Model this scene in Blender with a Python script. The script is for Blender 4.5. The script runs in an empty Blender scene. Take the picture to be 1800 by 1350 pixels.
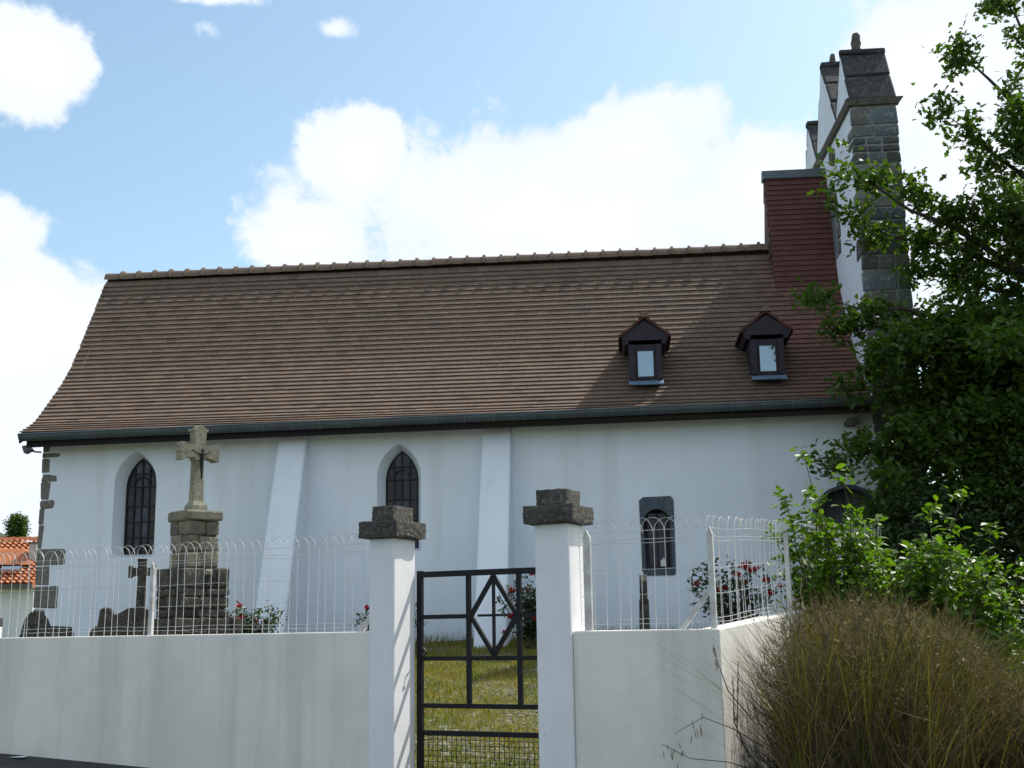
import bpy, bmesh, math, random
import numpy as np
from mathutils import Matrix, Vector
rnd = random.Random(7)
nr = np.random.default_rng(11)
R_ = math.radians
sc = bpy.context.scene
col = sc.collection

# ------------------------------------------------------------------ camera, sky, sun, exposure
cam_d = bpy.data.cameras.new('camera'); cam = bpy.data.objects.new('camera', cam_d); col.objects.link(cam)
cam_d.sensor_width = 36; cam_d.lens = 43.0; cam_d.clip_start = 0.05; cam_d.clip_end = 4000
cam.matrix_world = Matrix.Translation((0, 0, 1.22)) @ Matrix.Rotation(R_(90 + 11.438), 4, 'X') @ Matrix.Rotation(-0.016, 4, 'Z')
sc.camera = cam
sc.view_settings.view_transform = 'Standard'; sc.view_settings.look = 'None'
sc.view_settings.exposure = 0.85; sc.view_settings.gamma = 1.0
SUN_AZ, SUN_EL = R_(55), R_(53)          # azimuth measured from +Y towards +X
SKY = 0.1
w = bpy.data.worlds.new('World'); sc.world = w; w.use_nodes = True
nt = w.node_tree; nt.nodes.clear()
def N(t, **k):
    n = nt.nodes.new(t)
    for a, b in k.items(): setattr(n, a, b)
    return n
def L(a, b): nt.links.new(a, b)
def M(op, a, b=None, c=None, clamp=False):
    n = N('ShaderNodeMath', operation=op, use_clamp=clamp)
    for i, v in enumerate((a, b, c)):
        if v is None: continue
        if isinstance(v, (int, float)): n.inputs[i].default_value = v
        else: L(v, n.inputs[i])
    return n.outputs[0]
out = N('ShaderNodeOutputWorld'); bg = N('ShaderNodeBackground'); bg.inputs[1].default_value = SKY
L(bg.outputs[0], out.inputs[0])
sky = N('ShaderNodeTexSky', sky_type='NISHITA'); sky.sun_disc = False
sky.sun_elevation = SUN_EL; sky.sun_rotation = SUN_AZ; sky.altitude = 200; sky.dust_density = 1.6; sky.ozone_density = 1.2
tc = N('ShaderNodeTexCoord'); sep = N('ShaderNodeSeparateXYZ'); L(tc.outputs['Generated'], sep.inputs[0])
az = M('ARCTAN2', sep.outputs[0], sep.outputs[1]); el = M('ARCSINE', sep.outputs[2])
nz = N('ShaderNodeTexNoise'); nz.inputs['Scale'].default_value = 9.0; nz.inputs['Detail'].default_value = 8; nz.inputs['Roughness'].default_value = 0.6
nz.inputs['Distortion'].default_value = 0.25
L(tc.outputs['Generated'], nz.inputs['Vector'])
nb = N('ShaderNodeTexNoise'); nb.inputs['Scale'].default_value = 2.2; nb.inputs['Detail'].default_value = 6; nb.inputs['Roughness'].default_value = 0.5
L(tc.outputs['Generated'], nb.inputs['Vector'])
CLOUDS = [(0.022, 0.336, 0.239, 0.086), (0.111, 0.382, 0.092, 0.056), (-0.129, 0.376, 0.060, 0.052), (-0.162, 0.316, 0.075, 0.041),
          (0.233, 0.342, 0.096, 0.063), (0.355, 0.420, 0.085, 0.060), (0.402, 0.339, 0.12, 0.099), (-0.415, 0.429, 0.072, 0.043),
          (-0.395, 0.235, 0.107, 0.077), (-0.42, 0.307, 0.062, 0.027), (-0.262, 0.473, 0.055, 0.030), (-0.15, 0.480, 0.045, 0.026),
          (-0.267, 0.505, 0.060, 0.018), (0.049, 0.252, 0.326, 0.072), (-0.45, 0.11, 0.16, 0.12)]
vec = N('ShaderNodeCombineXYZ'); L(az, vec.inputs[0]); L(el, vec.inputs[1])
fld = None
for a0, e0, ra, re in CLOUDS:
    ma = N('ShaderNodeVectorMath', operation='MULTIPLY_ADD'); L(vec.outputs[0], ma.inputs[0]); ma.inputs[1].default_value = (1 / ra, 1 / re, 0); ma.inputs[2].default_value = (-a0 / ra, -e0 / re, 0)
    ln_ = N('ShaderNodeVectorMath', operation='LENGTH'); L(ma.outputs[0], ln_.inputs[0]); v = ln_.outputs['Value']
    if ra < .057: v = M('ADD', v, .72)      # thin wisps
    fld = v if fld is None else M('SMOOTH_MIN', fld, v, 0.12)
fld = M('MAXIMUM', M('SUBTRACT', 1.0, fld), -1.2)
# away from the masses in view the sky goes on with broken cloud of the same kind
gen = M('MULTIPLY', M('SUBTRACT', nb.outputs['Fac'], 0.52), 7.0)
far = M('SMOOTH_MAX', M('SUBTRACT', M('MULTIPLY', M('ABSOLUTE', az), 2.0), 1.05), M('SUBTRACT', M('MULTIPLY', el, 3.2), 1.75), 0.1)
far = M('MULTIPLY', far, 3.0, clamp=True)
fld = M('ADD', M('MULTIPLY', fld, M('SUBTRACT', 1.0, far)), M('MULTIPLY', gen, far))
n2 = N('ShaderNodeTexNoise'); n2.inputs['Scale'].default_value = 26.0; n2.inputs['Detail'].default_value = 6; n2.inputs['Roughness'].default_value = 0.62; n2.inputs['Distortion'].default_value = 0.6
L(tc.outputs['Generated'], n2.inputs['Vector'])
dens = M('ADD', M('ADD', fld, M('MULTIPLY', M('SUBTRACT', nz.outputs['Fac'], 0.5), 1.8)), M('MULTIPLY', M('SUBTRACT', n2.outputs['Fac'], 0.5), 0.8))
mr = N('ShaderNodeMapRange', interpolation_type='SMOOTHSTEP'); mr.inputs[1].default_value = -0.06; mr.inputs[2].default_value = 0.26
L(dens, mr.inputs[0])
cr = N('ShaderNodeValToRGB'); L(M('ADD', M('MULTIPLY', dens, 0.35), M('MULTIPLY', nb.outputs['Fac'], 0.6)), cr.inputs[0])
cr.color_ramp.elements[0].position = 0.1; cr.color_ramp.elements[0].color = (4.5, 5.0, 5.9, 1)
cr.color_ramp.elements[1].position = 0.75; cr.color_ramp.elements[1].color = (5.9, 6.15, 6.6, 1)
gain = N('ShaderNodeMix', data_type='RGBA', blend_type='MULTIPLY'); gain.inputs[0].default_value = 1.0
L(sky.outputs[0], gain.inputs[6]); gain.inputs[7].default_value = (1.22, 1.29, 1.13, 1)
mx = N('ShaderNodeMix', data_type='RGBA'); L(mr.outputs[0], mx.inputs[0]); L(gain.outputs[2], mx.inputs[6]); L(cr.outputs[0], mx.inputs[7])
L(mx.outputs[2], bg.inputs[0])

sd = bpy.data.lights.new('sun', 'SUN'); so = bpy.data.objects.new('sun', sd); col.objects.link(so)
sd.energy = 3.0; sd.angle = R_(0.53); sd.color = (1.0, 0.955, 0.88)
sdir = Vector((math.sin(SUN_AZ) * math.cos(SUN_EL), math.cos(SUN_AZ) * math.cos(SUN_EL), math.sin(SUN_EL)))
so.rotation_euler = sdir.to_track_quat('Z', 'Y').to_euler(); so.location = (20, 20, 30)

# ------------------------------------------------------------------ materials
MAT = {}
def material(name, c1, c2=None, c3=None, scale=6, rough=0.85, bump=0.0, bscale=30, tint=False, spec=0.3, detail=6, metallic=0.0,
             streak=None, spots=None, trans=0.0, lo=0.35, hi=0.65):
    m = bpy.data.materials.new(name); m.use_nodes = True; t = m.node_tree; b = t.nodes['Principled BSDF']
    def n(ty, **k):
        x = t.nodes.new(ty)
        for a, q in k.items(): setattr(x, a, q)
        return x
    b.inputs['Roughness'].default_value = rough; b.inputs['Specular IOR Level'].default_value = spec; b.inputs['Metallic'].default_value = metallic
    co = n('ShaderNodeTexCoord'); cur = None
    def rgb(c): return (c[0], c[1], c[2], 1)
    def mix(fac, a, bcol, mode='MIX'):
        x = n('ShaderNodeMix', data_type='RGBA', blend_type=mode)
        if isinstance(fac, float): x.inputs[0].default_value = fac
        else: t.links.new(fac, x.inputs[0])
        for i, q in ((6, a), (7, bcol)):
            if isinstance(q, tuple): x.inputs[i].default_value = rgb(q)
            else: t.links.new(q, x.inputs[i])
        return x.outputs[2]
    def noise(s, det=detail, ro=0.6, vec=None):
        x = n('ShaderNodeTexNoise'); x.inputs['Scale'].default_value = s; x.inputs['Detail'].default_value = det; x.inputs['Roughness'].default_value = ro
        t.links.new(vec or co.outputs['Object'], x.inputs['Vector']); return x.outputs['Fac']
    def ramp(f, a, bb):
        x = n('ShaderNodeMapRange', interpolation_type='SMOOTHSTEP'); x.inputs[1].default_value = a; x.inputs[2].default_value = bb
        t.links.new(f, x.inputs[0]); return x.outputs[0]
    cur = tuple(c1)
    if c2 is not None: cur = mix(ramp(noise(scale), lo, hi), cur, tuple(c2))
    if c3 is not None: cur = mix(ramp(noise(scale * 3.3, 8, 0.7), 0.52, 0.66), cur, tuple(c3))
    if streak:
        mp = n('ShaderNodeMapping'); mp.inputs['Scale'].default_value = streak[1]; t.links.new(co.outputs['Object'], mp.inputs['Vector'])
        cur = mix(ramp(noise(1.0, 5, 0.6, mp.outputs[0]), 0.45, 0.75), cur, tuple(streak[0]))
    if spots:
        cur = mix(ramp(noise(spots[1], 3, 0.5), spots[2], spots[2] + 0.04), cur, tuple(spots[0]))
    if tint:
        at = n('ShaderNodeAttribute'); at.attribute_name = 'tint'
        cur = mix(1.0, cur, at.outputs['Color'], 'MULTIPLY')
    if isinstance(cur, tuple): b.inputs['Base Color'].default_value = rgb(cur)
    else: t.links.new(cur, b.inputs['Base Color'])
    if bump:
        bp = n('ShaderNodeBump'); bp.inputs['Strength'].default_value = min(1, bump); bp.inputs['Distance'].default_value = 0.02 if bump <= 1 else 0.05
        t.links.new(noise(bscale, 6, 0.65), bp.inputs['Height']); t.links.new(bp.outputs[0], b.inputs['Normal'])
    if trans:
        tr = n('ShaderNodeBsdfTranslucent'); ad = n('ShaderNodeMixShader'); ad.inputs[0].default_value = trans
        tcx = mix(1.0, cur, (1.5, 1.7, 0.45), 'MULTIPLY')
        t.links.new(tcx, tr.inputs[0]); t.links.new(b.outputs[0], ad.inputs[1]); t.links.new(tr.outputs[0], ad.inputs[2])
        t.links.new(ad.outputs[0], t.nodes['Material Output'].inputs[0])
    MAT[name] = m
    return m
material('white_render', (.755, .80, .875), (.71, .755, .82), scale=.9, rough=.92, bump=.12, bscale=60, streak=((.66, .70, .735), (2.2, 2.2, .16)), spots=((.50, .52, .50), 7.5, .76), lo=.3, hi=.75)
material('pillar_render', (.80, .80, .81), (.74, .74, .745), scale=2, rough=.9, bump=.16, bscale=45, spots=((.22, .21, .19), 26, .74))
material('street_render', (.80, .765, .70), (.71, .68, .62), scale=1.3, rough=.93, bump=.2, bscale=40, streak=((.62, .595, .53), (3.4, 3.4, .22)), spots=((.14, .13, .12), 24, .75))
material('cap_concrete', (.105, .098, .085), (.06, .057, .05), (.19, .18, .15), scale=9, rough=.97, bump=1.0, bscale=38)
material('quoin_stone', (.19, .175, .15), (.13, .125, .115), (.24, .22, .18), scale=5, rough=.95, bump=.5, bscale=30)
material('tower_stone', (.135, .14, .138), (.085, .095, .10), (.25, .245, .215), scale=3.2, rough=.95, bump=.6, bscale=26, tint=True)
material('tower_mortar', (.30, .30, .28), (.2, .2, .19), scale=8, rough=.97, bump=.5, bscale=40)
material('slate_slab', (.05, .052, .055), (.032, .034, .038), (.12, .12, .11), scale=5, rough=.9, bump=.6, bscale=24)
material('string_stone', (.14, .125, .105), (.09, .082, .07), (.2, .18, .15), scale=7, rough=.95, bump=.5, bscale=30)
material('old_stone', (.21, .195, .155), (.12, .112, .09), (.27, .25, .15), scale=6, rough=.97, bump=.9, bscale=28, tint=True)
material('dark_stone', (.07, .066, .058), (.038, .036, .033), (.15, .14, .11), scale=7, rough=.97, bump=.9, bscale=26, tint=True)
material('cross_stone', (.30, .28, .215), (.20, .19, .145), (.14, .135, .08), scale=7, rough=.95, bump=.6, bscale=30)
material('bluestone', (.085, .105, .13), (.06, .075, .095), (.11, .125, .14), scale=6, rough=.85, bump=.35, bscale=40)
material('tile', (.158, .108, .078), (.13, .09, .066), (.18, .132, .096), scale=3, rough=.82, bump=.35, bscale=70, tint=True)
material('ridge_clay', (.20, .14, .10), (.15, .105, .078), (.11, .085, .068), scale=5, rough=.85, bump=.4, bscale=40)
material('under_roof', (.03, .024, .02), rough=.95)
material('red_tile', (.115, .046, .038), (.09, .038, .033), scale=3, rough=.8, bump=.3, bscale=60, tint=True)
material('zinc', (.085, .105, .12), (.065, .082, .095), scale=4, rough=.45, spec=.5, metallic=.3)
material('zinc_joint', (.16, .18, .19), rough=.4, metallic=.4)
material('lead_blue', (.16, .24, .33), (.12, .18, .26), scale=8, rough=.5, metallic=.2)
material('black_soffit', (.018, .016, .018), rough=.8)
material('purple_wood', (.032, .024, .034), (.024, .018, .027), scale=14, rough=.6, bump=.2, bscale=60)
material('pane_mirror', (.34, .36, .39), rough=.05, metallic=.85)
material('stained_glass', (.014, .011, .014), (.030, .025, .029), scale=9, rough=.2, spec=.3, tint=True)
material('lead_bar', (.012, .012, .014), rough=.5)
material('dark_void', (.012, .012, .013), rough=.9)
material('door_wood', (.15, .16, .175), (.10, .11, .12), scale=6, rough=.8, bump=.3)
material('gate_paint', (.006, .006, .008), (.010, .010, .012), scale=30, rough=.5, spec=.25, bump=.08, bscale=80)
material('wire_white', (.66, .66, .64), (.52, .51, .48), scale=12, rough=.5, spec=.5)
material('post_white', (.62, .62, .60), (.45, .43, .4), scale=9, rough=.6, bump=.2, bscale=40)
material('bronze', (.018, .022, .02), rough=.5, metallic=.6)
material('lamp_grey', (.12, .125, .13), rough=.5, metallic=.4)
material('asphalt', (.042, .042, .042), (.06, .058, .055), scale=5, rough=.95, bump=.8, bscale=120)
material('yard_soil', (.085, .095, .03), (.13, .115, .055), (.30, .29, .26), scale=1.6, rough=1, bump=.7, bscale=30)
material('meadow', (.05, .085, .022), (.085, .10, .035), scale=.8, rough=1, bump=.6, bscale=20)
material('hill_green', (.06, .075, .05), (.045, .055, .04), scale=.05, rough=1)
material('grass', (.135, .16, .03), (.24, .20, .05), scale=1.4, rough=.75, tint=True, trans=.3)
material('pebble', (.20, .185, .15), (.13, .12, .095), scale=9, rough=.95, tint=True)
material('oak_leaf', (.055, .10, .016), rough=.5, spec=.4, tint=True, trans=.42)
material('shrub_leaf', (.085, .155, .016), rough=.45, spec=.45, tint=True, trans=.42)
material('hedge_leaf', (.03, .055, .016), rough=.55, spec=.35, tint=True, trans=.25)
material('rose_leaf', (.035, .065, .022), rough=.4, spec=.5, tint=True, trans=.25)
material('rose_petal', (.42, .012, .03), (.30, .006, .02), scale=30, rough=.6, trans=.2)
material('rose_faded', (.35, .10, .05), (.25, .06, .04), scale=30, rough=.7, trans=.2)
material('bark', (.075, .062, .05), (.045, .038, .03), scale=10, rough=.95, bump=1, bscale=30)
material('dry_stem', (.30, .245, .15), (.22, .20, .12), scale=3, rough=.9, tint=True, trans=.1)
material('orange_tile', (.42, .145, .06), (.34, .115, .05), (.48, .2, .1), scale=2, rough=.85, bump=.3, bscale=10)
material('house_white', (.75, .75, .73), (.68, .68, .66), scale=1, rough=.9)
material('sky_glass', (.4, .43, .46), rough=.08, metallic=.7)
material('pink_render', (.55, .46, .42), (.46, .39, .36), scale=3, rough=.9)

# ------------------------------------------------------------------ builders
class MB:
    def __init__(s): s.v = []; s.f = []; s.t = []
    def add(s, v, f, tint=None):
        o = len(s.v); s.v += [tuple(p) for p in v]; s.f += [tuple(i + o for i in q) for q in f]
        s.t += [tint or (1, 1, 1)] * len(f)
    def box(s, x0, x1, y0, y1, z0, z1, tint=None, mat=None):
        v = [(x0, y0, z0), (x1, y0, z0), (x1, y1, z0), (x0, y1, z0), (x0, y0, z1), (x1, y0, z1), (x1, y1, z1), (x0, y1, z1)]
        if mat is not None: v = [tuple(mat @ Vector(p)) for p in v]
        s.add(v, [(0, 3, 2, 1), (4, 5, 6, 7), (0, 1, 5, 4), (1, 2, 6, 5), (2, 3, 7, 6), (3, 0, 4, 7)], tint)
    def prism(s, a, b, tint=None):          # two matching loops
        n = len(a); s.add(list(a) + list(b), [tuple(range(n))[::-1], tuple(range(n, 2 * n))] + [(i, (i + 1) % n, n + (i + 1) % n, n + i) for i in range(n)], tint)
    def tube(s, pts, r, n=5, tint=None, caps=True):
        pts = [Vector(p) for p in pts]; k = len(pts); rs = r if isinstance(r, (list, tuple)) else [r] * k
        vs = []; fs = []; ref = None
        for i, p in enumerate(pts):
            d = (pts[min(i + 1, k - 1)] - pts[max(i - 1, 0)]).normalized()
            if ref is None or abs(ref.dot(d)) > .95: ref = Vector((0, 0, 1)) if abs(d.z) < .9 else Vector((1, 0, 0))
            a = d.cross(ref).normalized(); b = d.cross(a)
            for j in range(n):
                t = 2 * math.pi * (j + .5) / n; vs.append(tuple(p + a * (rs[i] * math.cos(t)) + b * (rs[i] * math.sin(t))))
        for i in range(k - 1):
            for j in range(n): fs.append((i * n + j, i * n + (j + 1) % n, (i + 1) * n + (j + 1) % n, (i + 1) * n + j))
        if caps: fs += [tuple(range(n))[::-1], tuple(range((k - 1) * n, k * n))]
        s.add(vs, fs, tint)
    def mesh(s, name, smooth=False):
        me = bpy.data.meshes.new(name); me.from_pydata(s.v, [], s.f)
        bm = bmesh.new(); bm.from_mesh(me); bmesh.ops.recalc_face_normals(bm, faces=bm.faces); bm.to_mesh(me); bm.free()
        if any(t != (1, 1, 1) for t in s.t): set_tint(me, s.t)
        else: set_tint(me, None)
        if smooth: me.polygons.foreach_set('use_smooth', [True] * len(me.polygons))
        return me
    def build(s, name, mat, parent=None, smooth=False, **k):
        return obj(name, s.mesh(name, smooth), mat, parent, **k)
def worn(o, wd=.012):
    md = o.modifiers.new('worn_edges', 'BEVEL'); md.width = wd; md.segments = 2; md.limit_method = 'ANGLE'; md.angle_limit = R_(40); return o
def set_tint(me, per_face):
    ca = me.color_attributes.new('tint', 'FLOAT_COLOR', 'CORNER')
    n = len(me.loops); arr = np.ones((n, 4), dtype=np.float32)
    if per_face is not None:
        tot = np.zeros(len(me.polygons), dtype=np.int32); me.polygons.foreach_get('loop_total', tot)
        arr[:, :3] = np.repeat(np.array(per_face, dtype=np.float32), tot, axis=0)
    ca.data.foreach_set('color', arr.ravel())
def obj(name, me, mat, parent=None, label=None, cat=None, kind=None, group=None, loc=None, rotz=None, matrix=None):
    o = bpy.data.objects.new(name, me); col.objects.link(o)
    if mat and not me.materials: me.materials.append(MAT[mat])
    if parent: o.parent = parent
    if loc is not None: o.location = loc
    if rotz is not None: o.rotation_euler = (0, 0, rotz)
    if matrix is not None: o.matrix_local = matrix
    if label: o['label'] = label
    if cat: o['category'] = cat
    if kind: o['kind'] = kind
    if group: o['group'] = group
    return o
def empty(name, loc, rotz, label, cat, group=None):
    o = bpy.data.objects.new(name, None); col.objects.link(o); o.location = loc; o.rotation_euler = (0, 0, rotz)
    o['label'] = label; o['category'] = cat; o.empty_display_size = .2
    if group: o['group'] = group
    return o
def stone(sx, sy, sz, jit=.012, bev=.02, seed=0, tint=None):      # an uneven rounded block centred on the origin, as mesh builder
    r = random.Random(seed); bm = bmesh.new(); bmesh.ops.create_cube(bm, size=1)
    for v in bm.verts: v.co = Vector((v.co.x * sx, v.co.y * sy, v.co.z * sz)) + Vector((r.uniform(-jit, jit), r.uniform(-jit, jit) * .5, r.uniform(-jit, jit)))
    b = min(bev, .45 * min(sx, sy, sz))
    bmesh.ops.bevel(bm, geom=bm.edges[:], offset=b, segments=1, affect='EDGES')
    for v in bm.verts: v.co += Vector((r.uniform(-1, 1), r.uniform(-1, 1), r.uniform(-1, 1))) * b * .25
    mb = MB(); mb.add([tuple(v.co) for v in bm.verts], [tuple(x.index for x in f.verts) for f in bm.faces], tint); bm.free()
    return mb
def place_stone(name, mat, parent, c, s, seed, jit=.012, bev=.02, tint=None, rot=None):
    mb = stone(s[0], s[1], s[2], jit, bev, seed, tint); o = mb.build(name, mat, parent)
    o.location = c
    if rot: o.rotation_euler = rot
    return o
def holed(outer, holes, put):            # a flat face with openings; put maps (a, b) to 3D
    bm = bmesh.new(); edges = []
    for lp in [outer] + holes:
        vs = [bm.verts.new((p[0], p[1], 0)) for p in lp]
        for i in range(len(vs)): edges.append(bm.edges.new((vs[i], vs[(i + 1) % len(vs)])))
    bmesh.ops.triangle_fill(bm, use_beauty=True, use_dissolve=False, edges=edges)
    bm.verts.index_update()
    v = [put(p.co.x, p.co.y) for p in bm.verts]; f = [tuple(x.index for x in q.verts) for q in bm.faces]; bm.free()
    return v, f
def lancet(cx, hw, z0, zs, za, n=7):     # pointed arch outline, counter-clockwise
    h = za - zs; p = [(cx - hw, z0), (cx + hw, z0)]
    rr = (hw * hw + h * h) / (2 * hw); c = cx + hw - rr; a1 = math.atan2(h, cx - c)
    right = [(c + rr * math.cos(a1 * i / n), zs + rr * math.sin(a1 * i / n)) for i in range(n + 1)]
    left = [(2 * cx - x, z) for x, z in right[:-1]][::-1]
    return p + right + left
def clip(poly, hull):                    # convex clip
    for i in range(len(hull)):
        a, b = hull[i], hull[(i + 1) % len(hull)]; o = []
        for j in range(len(poly)):
            p, q = poly[j], poly[(j + 1) % len(poly)]
            sp = (b[0] - a[0]) * (p[1] - a[1]) - (b[1] - a[1]) * (p[0] - a[0]); sq = (b[0] - a[0]) * (q[1] - a[1]) - (b[1] - a[1]) * (q[0] - a[0])
            if sp >= 0: o.append(p)
            if (sp >= 0) != (sq >= 0): t = sp / (sp - sq); o.append((p[0] + (q[0] - p[0]) * t, p[1] + (q[1] - p[1]) * t))
        poly = o
        if len(poly) < 3: return []
    return poly
def scatter(tv, tf, pos, rot, scl, tint):    # numpy copies of one small shape -> mesh data
    tv = np.array(tv, dtype=np.float32); n = len(pos); k = len(tv)
    V = np.einsum('nij,kj->nki', rot, tv) * np.asarray(scl, dtype=np.float32).reshape(n, 1, -1) + pos[:, None, :]
    V = V.reshape(-1, 3).astype(np.float32)
    nl = np.array([len(f) for f in tf]); flat = np.concatenate([np.array(f) for f in tf])
    loops = (flat[None, :] + (np.arange(n) * k)[:, None]).ravel().astype(np.int32)
    tot = np.tile(nl, n); start = np.concatenate([[0], np.cumsum(tot)[:-1]]).astype(np.int32)
    return V, loops, start, tot.astype(np.int32), np.repeat(np.asarray(tint, dtype=np.float32), len(flat), axis=0)
def np_mesh(name, parts):
    off = 0; lo = 0; Vs = []; Ls = []; Ss = []; Ts = []; Cs = []
    for V, l, s, t, c in parts:
        Vs.append(V); Ls.append(l + off); Ss.append(s + lo); Ts.append(t); Cs.append(c); off += len(V); lo += len(l)
    V = np.concatenate(Vs); l = np.concatenate(Ls).astype(np.int32); s = np.concatenate(Ss).astype(np.int32); c = np.concatenate(Cs)
    me = bpy.data.meshes.new(name); me.vertices.add(len(V)); me.vertices.foreach_set('co', V.ravel())
    me.loops.add(len(l)); me.loops.foreach_set('vertex_index', l)
    me.polygons.add(len(s)); me.polygons.foreach_set('loop_start', s)
    me.update(calc_edges=True); me.validate()
    ca = me.color_attributes.new('tint', 'FLOAT_COLOR', 'CORNER')
    if len(c) == len(me.loops):
        ca.data.foreach_set('color', np.concatenate([c, np.ones((len(c), 1), dtype=np.float32)], axis=1).ravel())
    return me
def rand_rot(n, tilt=1.0, upbias=0.0, rng=nr):
    nrm = rng.normal(size=(n, 3)); nrm[:, 2] = np.abs(nrm[:, 2]) + upbias; nrm /= np.linalg.norm(nrm, axis=1, keepdims=True)
    t = rng.normal(size=(n, 3)); t -= nrm * (t * nrm).sum(1, keepdims=True); t /= np.linalg.norm(t, axis=1, keepdims=True)
    b = np.cross(nrm, t)
    return np.stack([b, t, nrm], axis=2)
OAK_LEAF = ([(0, 0, 0), (.10, .22, .02), (.20, .36, .05), (.14, .5, .02), (.30, .68, .05), (.14, .8, .0), (0, 1, -.05), (-.14, .8, .0), (-.30, .68, .05), (-.14, .5, .02), (-.20, .36, .05), (-.10, .22, .02), (0, .55, -.03)],
            [(0, 1, 12, 11), (1, 2, 3, 12), (3, 4, 5, 12), (5, 6, 7, 12), (7, 8, 9, 12), (9, 10, 11, 12)])
OVAL_LEAF = ([(0, 0, 0), (.2, .28, .05), (.26, .55, .06), (.14, .82, .03), (0, 1, -.06), (-.14, .82, .03), (-.26, .55, .06), (-.2, .28, .05), (0, .5, -.03)],
             [(0, 1, 2, 8), (2, 3, 4, 8), (4, 5, 6, 8), (6, 7, 0, 8)])
def tints(n, base=(1, 1, 1), var=.25, warm=.12, rng=nr):
    k = 1 + rng.uniform(-var, var, (n, 1)); c = np.array(base)[None, :] * k
    c = c * (1 + rng.uniform(-warm, warm, (n, 3)) * np.array([[1, .3, .6]])); return np.clip(c, 0.05, 4)

# ------------------------------------------------------------------ terrain
TH = R_(26); WU = Vector((math.cos(TH), -math.sin(TH), 0)); WV = Vector((math.sin(TH), math.cos(TH), 0)); W0 = Vector((-1.167, 9.8815, 0))
def uv(x, y):
    dx, dy = x - W0.x, y - W0.y
    return dx * WU.x + dy * WU.y, dx * WV.x + dy * WV.y
def zt(x, y):
    u, v = uv(x, y)
    z0 = -.04 * max(-6, min(7, u))
    if v < 0: return z0 + .03 * max(v, -25)
    t = min(1, v / 8.4); z = z0 + (1.07 - z0) * t ** .92
    if y > 44: z += min(1.15, (y - 44) * .06)
    return z
def wp(u, v, z): p = W0 + WU * u + WV * v; return (p.x, p.y, z)
mb = MB()
gx = [-900, -400, -200, -100, -60, -40, -30, -24] + [-20 + i * 1.0 for i in range(41)] + [24, 30, 40, 60, 100, 200, 400, 900]
gy = [-60, -30, -15, -8, -4] + [i * .75 for i in range(0, 36)] + [28, 30, 33, 36, 40, 45, 52, 60, 80, 120, 200, 400, 900, 1800]
idx = {}
for j, y in enumerate(gy):
    for i, x in enumerate(gx):
        idx[i, j] = len(mb.v); mb.v.append((x, y, zt(x, y)))
for j in range(len(gy) - 1):
    for i in range(len(gx) - 1): mb.f.append((idx[i, j], idx[i + 1, j], idx[i + 1, j + 1], idx[i, j + 1])); mb.t.append((1, 1, 1))
mb.build('ground', 'meadow', smooth=True, kind='structure')
def strip(name, mat, u0, u1, nu, v0, v1, nv, dz):
    m = MB()
    for j in range(nv + 1):
        for i in range(nu + 1):
            p = wp(u0 + (u1 - u0) * i / nu, v0 + (v1 - v0) * j / nv, 0); m.v.append((p[0], p[1], zt(p[0], p[1]) + dz))
    for j in range(nv):
        for i in range(nu): a = j * (nu + 1) + i; m.f.append((a, a + 1, a + nu + 2, a + nu + 1)); m.t.append((1, 1, 1))
    return m.build(name, mat, smooth=True, kind='structure')
strip('street', 'asphalt', -40, 30, 140, -14, .04, 28, .03)
strip('churchyard', 'yard_soil', -9, 2.75, 47, .12, 9.6, 40, .03)
m = MB()
hx = [(-420, 40), (-330, 36), (-250, 33), (-180, 31), (-126, 28.5), (-118, 24), (-108, 16), (-90, 8), (-60, 2)]
a = [(x, 300 + .1 * x, z) for x, z in hx]; b = [(x, 380, z * .6) for x, z in hx]; c = [(x, 240, 0) for x, z in hx]
m.v = c + a + b; n = len(hx)
for r in range(2):
    for i in range(n - 1): m.f.append((r * n + i, r * n + i + 1, (r + 1) * n + i + 1, (r + 1) * n + i)); m.t.append((1, 1, 1))
m.build('hill', 'hill_green', smooth=True, kind='structure')

# ------------------------------------------------------------------ church
YAW = R_(5)
church = empty('church', (0, 19, 0), -YAW, 'white rendered chapel with brown tiled roof and stone bell gable', 'church')
CM = Matrix.Translation((0, 19, 0)) @ Matrix.Rotation(-YAW, 4, 'Z')
XL, XR, YB = -7.65, 5.56, 5.2
PY = [-.42, .03, .30, .77, 1.35, 2.6]; PZ = [4.45, 4.68, 4.90, 5.34, 5.98, 7.9]
def pz(y): return float(np.interp(y, PY, PZ))
L1 = lancet(-6.09, .35, 2.47, 3.63, 4.17); L2 = lancet(-1.81, .35, 2.47, 3.63, 4.165)
SW = [(2.005, 2.11), (2.405, 2.12), (2.40, 2.84)] + [(2.195 + .205 * math.cos(t), 2.84 + .19 * math.sin(t)) for t in [math.pi * i / 8 for i in range(1, 8)]] + [(1.985, 2.83)]
DA = [(4.56, .5), (5.60, .5), (5.60, 2.74)] + [(5.08 + .52 * math.cos(t), 2.74 + .54 * math.sin(t)) for t in [math.pi * i / 12 for i in range(1, 12)]] + [(4.56, 2.74)]
mb = MB()
v, f = holed([(XL, .3), (XR + .1, .3), (XR + .1, 4.62), (XL, 4.62)], [L1, L2, SW, DA], lambda a, b: (a, 0, b)); mb.add(v, f)
def shrink(o, cx, k, dz0): return [(cx + (x - cx) * k, z if i > 1 else z + dz0) for i, (x, z) in enumerate(o)]
def reveal(o, inner, y): n = len(o); mb.add([(x, 0, z) for x, z in o] + [(x, y, z) for x, z in inner], [(i, (i + 1) % n, n + (i + 1) % n, n + i) for i in range(n)])
G1 = [(x, z - .0) for x, z in lancet(-6.09, .262, 2.53, 3.60, 4.09)]; G2 = lancet(-1.81, .262, 2.53, 3.60, 4.085)
reveal(L1, G1, .30); reveal(L2, G2, .30)
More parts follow.
